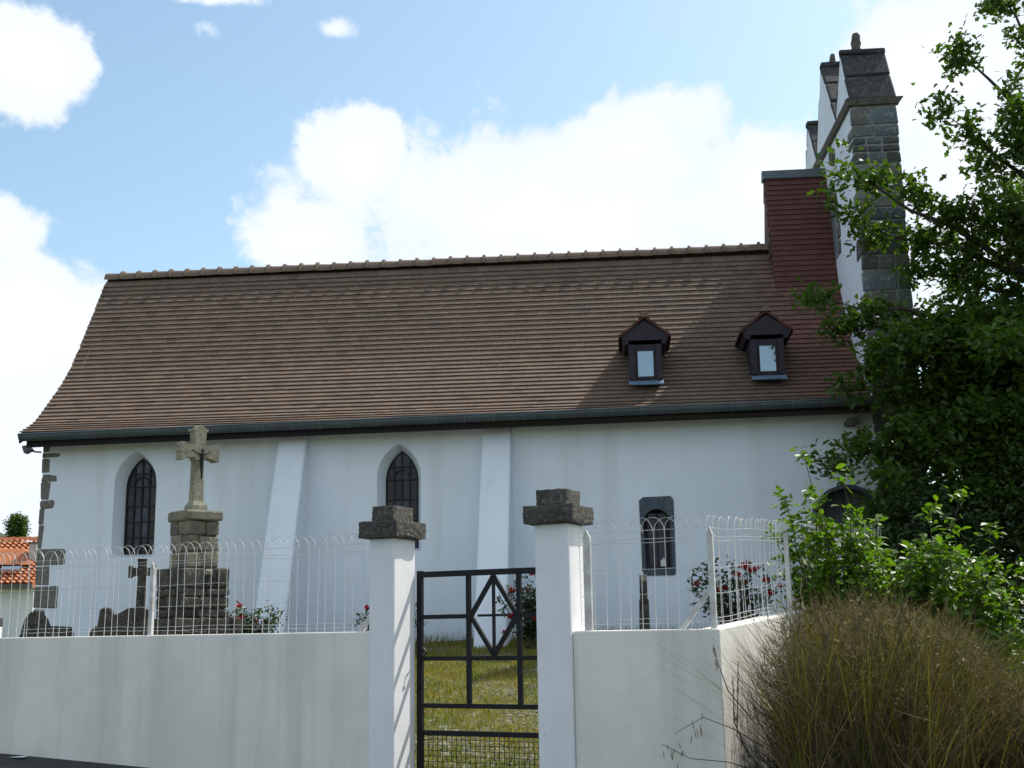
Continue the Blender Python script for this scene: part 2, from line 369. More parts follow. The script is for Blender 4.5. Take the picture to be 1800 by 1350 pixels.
SWI = [(2.2 + (x - 2.2) * .86, z) for x, z in SW]
mb.add([(XL, 0, .3), (XL, YB, .3), (XL, YB, 4.6), (XL, 2.6, 7.8), (XL, .8, 5.25), (XL, 0, 4.62)], [(0, 1, 2, 3, 4, 5)])
mb.add([(XL, YB, .3), (XR + .1, YB, .3), (XR + .1, YB, 4.6), (XL, YB, 4.6)], [(0, 1, 2, 3)])
wall = mb.build('wall', 'white_render', church)
# battered buttresses
for x0, x1, t0 in ((-3.725, -3.27, .09), (-.475, -.02, .05)):
    m = MB(); m.prism([(x0, .02, 4.40), (x0, -t0, 4.40), (x0 - .03, -1.5, .45), (x0 - .03, .02, .45)], [(x1, .02, 4.40), (x1, -t0, 4.40), (x1, -1.5, .45), (x1, .02, .45)])
    worn(m.build('buttress', 'white_render', church), .03)
# lancet windows: lead frame, panes as pieces
def lancet_window(G, cx, seed):
    r = random.Random(seed); m = MB(); y = .30; n = len(G)
    inner = [(cx + (x - cx) * .90, 2.53 + (z - 2.53) * .975 + .018) for x, z in G]
    m.add([(x, y - .02, z) for x, z in G] + [(x, y - .02, z) for x, z in inner] + [(x, y + .02, z) for x, z in inner], [(i, (i + 1) % n, n + (i + 1) % n, n + i) for i in range(n)] + [(n + i, n + (i + 1) % n, 2 * n + (i + 1) % n, 2 * n + i) for i in range(n)])
    for k, bx in enumerate((cx - .125, cx, cx + .125)):
        top = 4.05 - (0 if k == 1 else .13)
        m.box(bx - .013, bx + .013, y - .018, y + .01, 2.54, top)
    zs = [2.55, 2.80, 3.05, 3.3, 3.62, 3.83]
    for zz in zs[1:]:
        hw = .25 if zz < 3.7 else .19
        m.box(cx - hw, cx + hw, y - .026, y - .008, zz - .010, zz + .010)
    m.tube([(cx + .125 * math.cos(t), y - .02, 3.62 + .16 * math.sin(t)) for t in [math.pi * i / 10 for i in range(11)]], .011, 4)
    wn = m.build('window', 'lead_bar', church)
    cols = [cx - .27, cx - .125, cx, cx + .125, cx + .27]; rows = zs + [4.12]
    for i in range(4):
        for j in range(6):
            p = clip([(cols[i], rows[j]), (cols[i + 1], rows[j]), (cols[i + 1], rows[j + 1]), (cols[i], rows[j + 1])], inner)
            if len(p) < 3: continue
            mid = i in (1, 2); k = r.uniform(.6, 1.5)
            tt = (k * 1.3, k * .9, k) if not mid else (k * 1.2, k * 1.5, k * 1.9)
            if mid and j == 5: tt = (2.6, 3.6, 4.2)
            if mid and j in (1, 2) and r.random() < .6: tt = (2.2, 3.0, 3.6)
            q = MB(); sl = r.uniform(-.004, .004)
            q.prism([(x, y + .004 + sl * (1 if x > cx else -1), z) for x, z in p], [(x, y + .010, z) for x, z in p], tt); q.build('pane', 'stained_glass', wn)
lancet_window(G1, -6.09, 1); lancet_window(G2, -1.81, 2)
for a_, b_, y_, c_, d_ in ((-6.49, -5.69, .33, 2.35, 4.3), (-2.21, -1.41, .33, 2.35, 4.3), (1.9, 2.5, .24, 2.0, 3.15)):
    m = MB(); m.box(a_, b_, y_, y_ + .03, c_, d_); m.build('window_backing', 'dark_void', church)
# small window: one stone surround set a little proud, splayed stone reveal
mb = MB()
SO = [(1.985, 2.02), (2.435, 2.02), (2.452, 2.06), (2.462, 3.16), (2.42, 3.225), (2.0, 3.215), (1.935, 3.17), (1.945, 2.10)]
v, f = holed(SO, [SW], lambda a, b: (a, -.014, b)); mb.add(v, f)
n = len(SO); mb.add([(x, -.014, z) for x, z in SO] + [(x, .02, z) for x, z in SO], [(i, (i + 1) % n, n + (i + 1) % n, n + i) for i in range(n)])
n = len(SW); mb.add([(x, -.014, z) for x, z in SW] + [(x, .20, z) for x, z in SWI], [(i, (i + 1) % n, n + (i + 1) % n, n + i) for i in range(n)])
sw = mb.build('window', 'bluestone', church); sw['label'] = 'small round-headed window in a blue stone surround'
m = MB(); m.box(2.03, 2.065, .17, .20, 2.12, 2.88); m.box(2.335, 2.37, .17, .20, 2.12, 2.88); m.box(2.065, 2.335, .17, .20, 2.12, 2.16); m.box(2.185, 2.215, .172, .198, 2.16, 2.99)
m.build('frame', 'purple_wood', sw)
for x0, x1 in ((2.065, 2.185), (2.215, 2.335)):
    m = MB(); m.box(x0, x1, .185, .192, 2.16, 2.98, (1.6, 2.0, 2.6)); m.build('pane', 'stained_glass', sw)
m = MB(); m.box(2.235, 2.315, .150, .168, 2.165, 2.25); m.add([(2.245, .15, 2.25), (2.31, .15, 2.25), (2.285, .15, 2.30)], [(0, 1, 2)]); m.build('card', 'house_white', sw)
# quoins of the left corner
for i, (z0, z1, x1) in enumerate([(4.09, 4.20, -7.36), (3.70, 3.84, -7.39), (3.27, 3.41, -7.41), (2.36, 2.63, -7.17), (1.68, 2.05, -7.26), (1.18, 1.40, -7.10)]):
    place_stone('quoin', 'quoin_stone', wall, ((XL - .02 + x1) / 2, .15, (z0 + z1) / 2), (x1 - XL + .02, .33, z1 - z0), 40 + i, jit=.016, bev=.03)
for i, (z0, z1, x1) in enumerate([(4.20, 4.42, -7.54), (3.84, 4.09, -7.53), (3.41, 3.70, -7.50), (3.0, 3.27, -7.56), (2.63, 3.0, -7.57), (2.05, 2.36, -7.42), (1.40, 1.68, -7.46), (.8, 1.18, -7.4)]):
    place_stone('quoin', 'quoin_stone', wall, ((XL - .018 + x1) / 2, .15, (z0 + z1) / 2), (x1 - XL + .018, .316, z1 - z0 + .01), 60 + i, jit=.014, bev=.02)
place_stone('corbel', 'string_stone', wall, (5.20, -.12, 4.26), (.17, .26, .10), 5, jit=.008)
# doorway: voussoirs, recess, door
ring = [math.pi * i / 9 for i in range(10)]
for i in range(9):
    t0, t1 = ring[i] + .008, ring[i + 1] - .008; m = MB()
    lp = lambda y: [(5.08 + rr_ * math.cos(t), y, 2.74 + (rr_ + .02) * math.sin(t)) for rr_, t in ((.52, t0), (.575, t0), (.575, t1), (.52, t1))]
    m.prism(lp(-.018), lp(.12)); m.build('voussoir', 'bluestone', wall)
for x0 in (4.35,):
    for k in range(4): place_stone('jamb_stone', 'bluestone', wall, (x0 + .103, .055, 1.02 + k * .48), (.20, .14, .47), 80 + k)
mb = MB(); n = len(DA); mb.add([(x, 0, z) for x, z in DA] + [(x, .42, z) for x, z in DA], [(i, (i + 1) % n, n + (i + 1) % n, n + i) for i in range(n)]); mb.build('door_recess', 'bluestone', church)
dr = MB(); dr.box(4.52, 5.64, .38, .40, .5, 3.34); door = dr.build('door', 'door_wood', church)
for k in range(8): m = MB(); m.box(4.565 + k * .13, 4.685 + k * .13, .355, .379, .6, 3.30); m.build('plank', 'door_wood', door)
# roof: sheet, courses of tiles, ridge tiles
XV0, XV1 = -7.87, 5.56
YR = [5.2 - y for y in PY][::-1]; ZR = PZ[::-1]
m = MB(); prof = list(zip(PY, PZ)) + list(zip(YR, ZR))[1:]; n = len(prof)
m.v = [(XV0 + .03, y, z - .035) for y, z in prof] + [(XV1, y, z - .035) for y, z in prof] + [(XV0 + .03, y, z - .10) for y, z in prof] + [(XV1, y, z - .10) for y, z in prof]
for i in range(n - 1): m.f += [(i, n + i, n + i + 1, i + 1), (2 * n + i, 2 * n + i + 1, 3 * n + i + 1, 3 * n + i), (i, i + 1, 2 * n + i + 1, 2 * n + i)]; m.t += [(1, 1, 1)] * 3
m.f.append((0, n, 3 * n, 2 * n)); m.t.append((1, 1, 1))
roof = m.build('roof', 'under_roof', church)
def catmull(ys, zs, sub=14):
    P = [(2 * ys[0] - ys[1], 2 * zs[0] - zs[1])] + list(zip(ys, zs)) + [(2 * ys[-1] - ys[-2], 2 * zs[-1] - zs[-2])]; o = []
    for i in range(1, len(P) - 2):
        for k in range(sub):
            t = k / sub; q = []
            for c in (0, 1):
                a, b, c_, d = P[i - 1][c], P[i][c], P[i + 1][c], P[i + 2][c]
                q.append(.5 * (2 * b + (c_ - a) * t + (2 * a - 5 * b + 4 * c_ - d) * t * t + (3 * b - a - 3 * c_ + d) * t ** 3))
            o.append(tuple(q))
    o.append((ys[-1], zs[-1])); return o
cv = catmull(PY, PZ); al = [0]
for i in range(1, len(cv)): al.append(al[-1] + math.hypot(cv[i][0] - cv[i - 1][0], cv[i][1] - cv[i - 1][1]))
def at_len(s): return float(np.interp(s, al, [c[0] for c in cv])), float(np.interp(s, al, [c[1] for c in cv]))
GA, TW, TL, TT = .1215, .186, .19, .030
rows = int((al[-1] - .05) / GA)
def tile_mesh(tint):
    m = MB(); hw = TW / 2 - .0015
    # tail slightly rounded and thicker, head tucked under the course above
    m.prism([(-hw, 0, .029), (-hw, 0, .046), (-hw, TL, .011), (-hw, TL, -.006)], [(hw, 0, .029), (hw, 0, .046), (hw, TL, .011), (hw, TL, -.006)], tint)
    return m
def tile_tint(x):
    k = rnd.uniform(.9, 1.09); g = rnd.uniform(-.04, .04)
    if rnd.random() < .06: k *= .8
    red = max(0, min(1, (x - 4.0) / .9))
    return (k * (1 + g), k * (1 - .28 * red), k * (1 - g) * (1 - .25 * red))
tl = []
for r in range(rows):
    s = r * GA; y0, z0 = at_len(s); y1, z1 = at_len(min(s + GA, al[-1])); pit = math.atan2(z1 - z0, y1 - y0)
    off = (TW / 2 if r % 2 else 0) + rnd.uniform(-.012, .012); x = XV0 + TW / 2 - off
    while x < XV1 + TW / 2:
        if x - TW / 2 > XV0 - TW * .6:
            xa, xb = max(x - TW / 2, XV0 - rnd.uniform(0, .006)), min(x + TW / 2, XV1); xx = (xa + xb) / 2
            if xb - xa < .03: x += TW; continue
            mt = Matrix.Translation((xx, y0, z0 - .022 + rnd.uniform(0, .0015))) @ Matrix.Rotation(pit + rnd.uniform(-.005, .005), 4, 'X') @ Matrix.Rotation(rnd.uniform(-.008, .008), 4, 'Z') @ Matrix.Scale((xb - xa) / TW, 4, (1, 0, 0))
            P = CM @ Vector((xx, y0, z0)); dd = P - Vector((0, 0, 1.22)); el_ = math.atan2(dd.z, math.hypot(dd.x, dd.y))
            tl.append((math.sin(max(.01, pit - el_)) / dd.length ** 2, mt, xx))
        x += TW
tl.sort(key=lambda q: -q[0])
var = [tile_mesh(tile_tint(0)).mesh('tile') for _ in range(14)] ; varr = [tile_mesh(tile_tint(5)).mesh('tile') for _ in range(8)]
for k, (s, mt, x) in enumerate(tl[:300]): obj('tile', rnd.choice(varr if x > 4.4 else var), 'tile', roof, matrix=mt)
m = MB()
for s, mt, x in tl[300:]:
    q = tile_mesh(None); m.add([tuple(mt @ Vector(p)) for p in q.v], q.f, tile_tint(x))
# the far slope as well
mir = Matrix.Translation((0, 5.2, 0)) @ Matrix.Scale(-1, 4, (0, 1, 0))
for s, mt, x in tl[::1]:
    q = tile_mesh(None); m.add([tuple(mir @ mt @ Vector(p)) for p in q.v], q.f, (1, 1, 1))
m.build('tile_courses', 'tile', roof, kind='stuff')
def ridge_tile_mesh():
    m = MB(); n = 8; ln = .345; prof_ = []
    for (x, r) in ((0, .125), (ln - .05, .118), (ln - .045, .15), (ln, .15), (ln, .11)):
        prof_.append([(x, -r * 1.05 * math.cos(math.pi * j / n) , -.075 + r * 1.25 * math.sin(math.pi * j / n)) for j in range(n + 1)])
    vs = [p for lp in prof_ for p in lp]; fs = []
    for i in range(len(prof_) - 1):
        for j in range(n): a = i * (n + 1) + j; fs.append((a, a + 1, a + n + 2, a + n + 1))
    m.add(vs, fs); return m.mesh('ridge_tile')
rt = ridge_tile_mesh(); k = 0; x = XV0 - .02
while x < 4.35:
    obj('ridge_tile', rt, 'ridge_clay', roof, matrix=Matrix.Translation((x, 2.6, 7.90 + rnd.uniform(-.004, .006) + .0035 * (x + 8))) @ Matrix.Rotation(rnd.uniform(-.01, .01), 4, 'Y')); x += .312
# verge board, soffit, fascia and gutter
m = MB()
for i in range(n - 1):
    (ya, za), (yb, zb) = prof[i], prof[i + 1]
    m.prism([(XV0 + .0, ya, za - .02), (XV0 + .0, yb, zb - .02), (XV0, yb, zb - .17), (XV0, ya, za - .17)], [(XV0 + .026, ya, za - .02), (XV0 + .026, yb, zb - .02), (XV0 + .026, yb, zb - .17), (XV0 + .026, ya, za - .17)])
m.build('verge_board', 'under_roof', roof)
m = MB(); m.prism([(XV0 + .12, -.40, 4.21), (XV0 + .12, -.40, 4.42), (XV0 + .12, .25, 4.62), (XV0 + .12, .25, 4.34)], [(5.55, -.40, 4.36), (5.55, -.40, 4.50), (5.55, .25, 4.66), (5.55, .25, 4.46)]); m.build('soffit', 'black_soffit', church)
def gz(x): return 4.435 + .012 * (x + 8)
m = MB(); lp = []
for x in (XV0 + .06, 5.50):
    lp.append([(x, -.50 + .085 * math.cos(t), gz(x) - .04 + .10 * math.sin(t)) for t in [math.pi + math.pi * i / 8 for i in range(9)]] + [(x, -.50 + .075 * math.cos(t), gz(x) - .035 + .088 * math.sin(t)) for t in [2 * math.pi - math.pi * i / 8 for i in range(9)]])
m.prism(lp[0], lp[1]); m.tube([(XV0 + .06, -.588, gz(XV0) - .036), (5.50, -.588, gz(5.5) - .036)], .012, 6)
gut = m.build('gutter', 'zinc', church, smooth=False)
x = XV0 + .4
while x < 5.4:
    m = MB(); m.tube([(x, -.50 + .089 * math.cos(t), gz(x) - .04 + .104 * math.sin(t)) for t in [math.pi * .95 + math.pi * .9 * i / 8 for i in range(9)]], .007, 4); m.build('bracket', 'zinc_joint', gut); x += .452
# tile-hung housing between the ridge and the bell gable
hx0, hx1 = 4.47, 5.56; ht, hb = (2.56, 9.27), (2.03, 6.95)
m = MB(); pf = [(hb[0] - .1, hb[1] - .5), (hb[0], hb[1]), (ht[0], ht[1]), (5.2 - ht[0], ht[1]), (5.2 - hb[0], hb[1]), (5.3 - hb[0], hb[1] - .5)]
m.prism([(hx0, y, z) for y, z in pf], [(hx1, y, z) for y, z in pf]); hous = m.build('belfry_housing', 'red_tile', church)
m = MB(); m.prism([(hx0 - .05, 2.48, 9.22), (hx0 - .05, 2.53, 9.39), (hx0 - .05, 2.67, 9.39), (hx0 - .05, 2.72, 9.22)], [(hx1 - .004, 2.48, 9.22), (hx1 - .004, 2.53, 9.39), (hx1 - .004, 2.67, 9.39), (hx1 - .004, 2.72, 9.22)]); m.build('zinc_cap', 'zinc', hous)
sl = math.hypot(ht[0] - hb[0], ht[1] - hb[1]); hp = math.atan2(ht[1] - hb[1], ht[0] - hb[0]); hv = [tile_mesh((k_, k_, k_)).mesh('tile') for k_ in (.9, .95, 1, 1.05, 1.1)]
r = 0; s = -.02
while s < sl - .06:
    x = hx0 + TW / 2 - (TW / 2 if r % 2 else 0)
    while x < hx1 + TW / 2:
        xa, xb = max(x - TW / 2, hx0), min(x + TW / 2, hx1); xx = (xa + xb) / 2
        if xb - xa < .03: x += TW; continue
        obj('tile', rnd.choice(hv), 'red_tile', hous, matrix=Matrix.Translation((xx, hb[0] + math.cos(hp) * s + .006, hb[1] + math.sin(hp) * s)) @ Matrix.Rotation(hp, 4, 'X') @ Matrix.Scale((xb - xa) / TW, 4, (1, 0, 0))); x += TW
    s += .105; r += 1
m = MB()                                   # small tiles hung on the cheek
z = 7.7; r = 0
while z < 9.2:
    hw = .04 + (9.27 - z) * .235; y = 2.6 - hw + (.07 if r % 2 else 0)
    while y < 2.6 + hw - .05:
        k_ = rnd.uniform(.7, 1.6); m.box(hx0 - .022, hx0 - .002, y, y + .135, z, z + .12, (k_, k_ * 1.2, k_ * 1.2), Matrix.Translation((hx0, 0, z)) @ Matrix.Rotation(.06, 4, 'Y') @ Matrix.Translation((-hx0, 0, -z))); y += .14
    z += .105; r += 1
m.build('cheek_tiles', 'red_tile', hous, kind='stuff')
# dormers
def dormer(cx, zb, yb=.33):
    d = MB(); hw = .262; y0 = yb; zt_ = zb + .60
    d.prism([(cx - hw, y0, zb), (cx - hw, y0, zt_), (cx - hw, 1.35, zt_ + .04), (cx - hw, 1.2, zb + .55), (cx - hw, .62, zb)], [(cx + hw, y0, zb), (cx + hw, y0, zt_), (cx + hw, 1.35, zt_ + .04), (cx + hw, 1.2, zb + .55), (cx + hw, .62, zb)])
    do = d.build('dormer', 'purple_wood', church)
    d = MB(); d.prism([(cx - .355, y0 - .06, zb + .66), (cx + .355, y0 - .06, zb + .66), (cx + .385, y0 - .06, zb + .73), (cx, y0 - .06, zb + .985), (cx - .385, y0 - .06, zb + .73)], [(cx - .355, y0 + .02, zb + .66), (cx + .355, y0 + .02, zb + .66), (cx + .385, y0 + .02, zb + .73), (cx, y0 + .02, zb + .985), (cx - .385, y0 + .02, zb + .73)])
    gb = d.build('gable_board', 'purple_wood', do)
    for s_ in (-1, 1):
        d = MB(); d.box(cx + s_ * .215 - .045, cx + s_ * .215 + .045, y0 - .028, y0 + .01, zb + .03, zb + .60); d.build('jamb', 'purple_wood', do)
        d = MB(); d.prism([(cx + s_ * .26, y0 - .05, zb + .60), (cx + s_ * .26, y0 - .05, zb + .68), (cx + s_ * .37, y0 - .05, zb + .70), (cx + s_ * .33, y0 - .05, zb + .60)], [(cx + s_ * .26, 1.2, zb + .60), (cx + s_ * .26, 1.2, zb + .68), (cx + s_ * .37, 1.2, zb + .70), (cx + s_ * .33, 1.2, zb + .60)]); d.build('eave_board', 'purple_wood', do)
        e0, e1 = (cx + s_ * .42, zb + .695), (cx, zb + 1.02)
        d = MB(); d.prism([(e0[0], y0 - .09, e0[1]), (e1[0], y0 - .09, e1[1]), (e1[0], y0 - .09, e1[1] + .035), (e0[0], y0 - .09, e0[1] + .03)], [(e0[0], 1.45, e0[1]), (e1[0], 1.75, e1[1]), (e1[0], 1.75, e1[1] + .035), (e0[0], 1.45, e0[1] + .03)])
        rf = d.build('roof_slope', 'red_tile', do)
        L_ = math.hypot(e1[0] - e0[0], e1[1] - e0[1])
        for a_ in range(4):
            for b_ in range(7):
                f0 = a_ / 4; xx = e0[0] + (e1[0] - e0[0]) * f0; zz = e0[1] + (e1[1] - e0[1]) * f0; f1 = min(1, f0 + .36); x2 = e0[0] + (e1[0] - e0[0]) * f1; z2 = e0[1] + (e1[1] - e0[1]) * f1
                ya = y0 - .10 + b_ * .17 + (.08 if a_ % 2 else 0); yb_ = ya + .165
                t_ = MB(); t_.prism([(xx, ya, zz + .032), (xx, ya, zz + .052), (x2, ya, z2 + .042), (x2, ya, z2 + .03)], [(xx, yb_, zz + .032), (xx, yb_, zz + .052), (x2, yb_, z2 + .042), (x2, yb_, z2 + .03)], (rnd.uniform(.8, 1.5),) * 3); t_.build('tile', 'red_tile', rf)
    d = MB(); n_ = 8; rr_ = .085
    lp = lambda y: [(cx + rr_ * math.cos(t), y, zb + 1.035 + .085 * math.sin(t)) for t in [math.pi * i / n_ for i in range(n_ + 1)]]
    d.prism(lp(y0 - .11), lp(1.8)); d.build('ridge_cap', 'ridge_clay', do)
    d = MB(); d.box(cx - .15, cx + .15, y0 - .016, y0 + .004, zb + .045, zb + .075); d.box(cx - .15, cx + .15, y0 - .016, y0 + .004, zb + .49, zb + .525)
    for s_ in (-1, 1): d.box(cx + s_ * .137 - .013, cx + s_ * .137 + .013, y0 - .016, y0 + .004, zb + .075, zb + .49)
    sash = d.build('sash', 'purple_wood', do)
    d = MB(); d.box(cx - .122, cx + .122, y0 - .008, y0 - .003, zb + .076, zb + .489); d.build('pane', 'pane_mirror', sash)
    d = MB(); d.prism([(cx - .275, y0 - .09, zb - .075), (cx - .275, y0 - .095, zb - .06), (cx - .275, y0 + .02, zb + .022), (cx - .275, y0 + .02, zb - .0)], [(cx + .275, y0 - .09, zb - .075), (cx + .275, y0 - .095, zb - .06), (cx + .275, y0 + .02, zb + .022), (cx + .275, y0 + .02, zb - .0)]); d.build('flashing', 'lead_blue', do)
dormer(2.125, 5.105); dormer(4.055, 5.125)
# bell gable: a wall with three gables across the end of the nave
TX0, TX1 = 5.56, 6.27
GP = [(-.05, .2), (-.05, 9.50), (.50, 10.56), (1.25, 9.72), (2.32, 11.22), (3.38, 9.84), (4.12, 10.86), (4.95, 9.72), (4.95, .2)]
arch = lambda cy, r_, z0, zs: [(cy - r_, z0), (cy + r_, z0), (cy + r_, zs)] + [(cy + r_ * math.cos(t), zs + r_ * math.sin(t)) for t in [math.pi * i / 8 for i in range(1, 8)]] + [(cy - r_, zs)]
AH = [arch(2.12, .36, 7.5, 8.32), arch(3.55, .34, 7.5, 8.3)]
mb = MB()
for X in (TX0, TX1):
    v, f = holed(GP, AH, lambda a, b: (X, a, b)); mb.add(v, f)
for lp in [GP] + AH:
    n_ = len(lp); mb.add([(TX0, y, z) for y, z in lp] + [(TX1, y, z) for y, z in lp], [(i, (i + 1) % n_, n_ + (i + 1) % n_, n_ + i) for i in range(n_)])
bell = mb.build('bell_gable', 'white_render', church)
for A in AH:
    cy = (A[0][0] + A[1][0]) / 2; r_ = A[1][0] - cy
    for i in range(7):
        t0, t1 = math.pi * i / 7 + .01, math.pi * (i + 1) / 7 - .01; q = MB(); zs = A[2][1]
        lp = lambda X: [(X, cy + k_ * math.cos(t), zs + k_ * math.sin(t)) for k_, t in ((r_ + .002, t0), (r_ + .17, t0), (r_ + .17, t1), (r_ + .002, t1))]
        q.prism(lp(TX0 - .015), lp(TX0 + .1)); q.build('voussoir', 'string_stone', bell)
    for k_ in range(3):
        place_stone('jamb_stone', 'string_stone', bell, (TX0 + .02, cy - r_ - .10 - .03 * (k_ % 2), 8.18 - .28 * k_), (.075, .18 + .07 * (k_ % 2), .26), 300 + k_)
for A in AH:  # added black slats: block the sky and stand in for the dark interior
    for k_ in range(9):
        zz = 7.52 + k_ * .13; q = MB(); q.prism([(TX0 + .16, A[0][0] - .02, zz), (TX0 + .18, A[0][0] - .02, zz), (TX0 + .30, A[0][0] - .02, zz + .15), (TX0 + .28, A[0][0] - .02, zz + .15)], [(TX0 + .16, A[1][0] + .02, zz), (TX0 + .18, A[1][0] + .02, zz), (TX0 + .30, A[1][0] + .02, zz + .15), (TX0 + .28, A[1][0] + .02, zz + .15)]); q.build('arch_darkening_slat', 'dark_void', bell)
m = MB(); m.box(TX0 - .003, TX1 - .01, -.055, -.046, .3, 9.48); m.build('mortar', 'tower_mortar', bell)
z = .6; r = 0
while z < 9.34:
    h = rnd.choice((.13, .2, .24, .3, .34)); h = min(h, 9.46 - z); parts = rnd.choice((1, 2, 2, 3, 3)) if h < .3 else rnd.choice((1, 2, 2))
    cuts = [0] + sorted(rnd.uniform(.22, .8) if parts == 2 else (i + rnd.uniform(-.12, .12)) / parts for i in range(1, parts)) + [1]
    for i in range(parts):
        x0 = TX0 - .012 + cuts[i] * (TX1 - TX0 + .02); x1 = TX0 - .012 + cuts[i + 1] * (TX1 - TX0 + .02) - (.018 if i < parts - 1 else 0)
        ret = .09 if i else rnd.choice((.06, .1, .1, .2, .3, .38)); k_ = rnd.uniform(.62, 1.5); wm = rnd.uniform(-.1, .16)
        place_stone('stone', 'tower_stone', bell, ((x0 + x1) / 2, -.072 + ret / 2, z + h / 2), (x1 - x0, ret, h - .018), 500 + r * 5 + i, jit=.010, bev=.016, tint=(k_ * (1 + wm), k_, k_ * (1 - wm)))
    z += h; r += 1
m = MB(); yz = lambda y: 9.50 + .075 * y                           # string course along the foot of the gables
m.prism([(TX0 - .085, -.14, yz(0) + .02), (TX0 - .045, -.11, yz(0) - .07), (TX0 + .02, -.06, yz(0) - .09), (TX0 + .02, -.06, yz(0) + .06), (TX0 - .06, -.12, yz(0) + .06)],
        [(TX0 - .085, 5.0, yz(4.2) + .02), (TX0 - .045, 5.0, yz(4.2) - .07), (TX0 + .02, 5.0, yz(4.2) - .09), (TX0 + .02, 5.0, yz(4.2) + .06), (TX0 - .06, 5.0, yz(4.2) + .06)])
m.build('string_course', 'string_stone', bell)
m = MB(); m.prism([(TX0 - .085, -.145, 9.52), (TX0 - .05, -.11, 9.43), (TX1 + .04, -.11, 9.43), (TX1 + .115, -.145, 9.53)], [(TX0 - .085, -.0, 9.56), (TX0 - .05, -.0, 9.43), (TX1 + .04, -.0, 9.43), (TX1 + .115, -.0, 9.57)]); m.build('cornice', 'string_stone', bell)
def slab(y0, z0, y1, z1, seed, x0=TX0 + .012, x1=TX1 - .02):
    ln = math.hypot(y1 - y0, z1 - z0); q = stone(x1 - x0 + .05, ln, .075, .012, .02, seed); o = q.build('roof_slab', 'slate_slab', bell)
    o.location = ((x0 + x1) / 2 + .01, (y0 + y1) / 2, (z0 + z1) / 2 + .03); o.rotation_euler = (math.atan2(z1 - z0, y1 - y0), 0, 0)
sd_ = 700
for (ya, za), (yb, zb) in zip(GP[1:-2], GP[2:-1]):
    n_ = 2 if abs(yb - ya) < .8 else 3
    for i in range(n_):
        g = .012; slab(ya + (yb - ya) * (i / n_ + g), za + (zb - za) * (i / n_ + g), ya + (yb - ya) * ((i + 1) / n_ - g), za + (zb - za) * ((i + 1) / n_ - g), sd_); sd_ += 1
for y, z in (GP[2], GP[4], GP[6]):
    place_stone('ridge_stone', 'slate_slab', bell, ((TX0 + TX1) / 2, y, z + .06), (TX1 - TX0 + .02, .17, .10), sd_, jit=.02); sd_ += 1
def finial(y, z, x, s=1):
    q = MB(); pts = [(-.07, 0), (-.085, .05), (-.06, .10), (-.075, .19), (-.055, .26), (-.045, .33), (.03, .34), (.075, .28), (.07, .2), (.085, .12), (.06, .06), (.08, 0)]
    q.prism([(x + a * s, y - .06, z + b * s) for a, b in pts], [(x + a * s, y + .06, z + b * s) for a, b in pts]); q.build('finial', 'string_stone', bell)
finial(.50, 10.64, 5.83, .95); finial(2.32, 11.28, 5.78, .62)
m = MB(); m.prism([(TX0 - .07, 1.66 + .12 * math.cos(t), 9.25 + .15 * math.sin(t)) for t in [2 * math.pi * i / 10 for i in range(10)]], [(TX0 + .05, 1.66 + .13 * math.cos(t), 9.25 + .16 * math.sin(t)) for t in [2 * math.pi * i / 10 for i in range(10)]]); m.build('roundel', 'string_stone', bell)

# floodlight on the corner of the church
fl = empty('floodlight', tuple(CM @ Vector((XL - .16, -.10, 4.22))), 0, 'small grey floodlight bracketed to the left corner under the eaves', 'lamp')
m = MB(); m.prism([(-.13, -.07, .06), (-.04, -.07, .07), (.02, -.07, .0), (-.09, -.07, -.06)], [(-.13, .08, .06), (-.04, .08, .07), (.02, .08, .0), (-.09, .08, -.06)]); m.build('housing', 'lamp_grey', fl)
m = MB(); m.tube([(-.02, 0, 0), (.05, 0, -.03), (.14, .06, -.03)], .014, 6); m.build('arm', 'lamp_grey', fl)
m = MB(); m.prism([(-.135, -.06, .05), (-.096, -.06, -.052), (-.1, -.06, -.056), (-.14, -.06, .046)], [(-.135, .07, .05), (-.096, .07, -.052), (-.1, .07, -.056), (-.14, .07, .046)]); m.build('glass', 'sky_glass', fl)

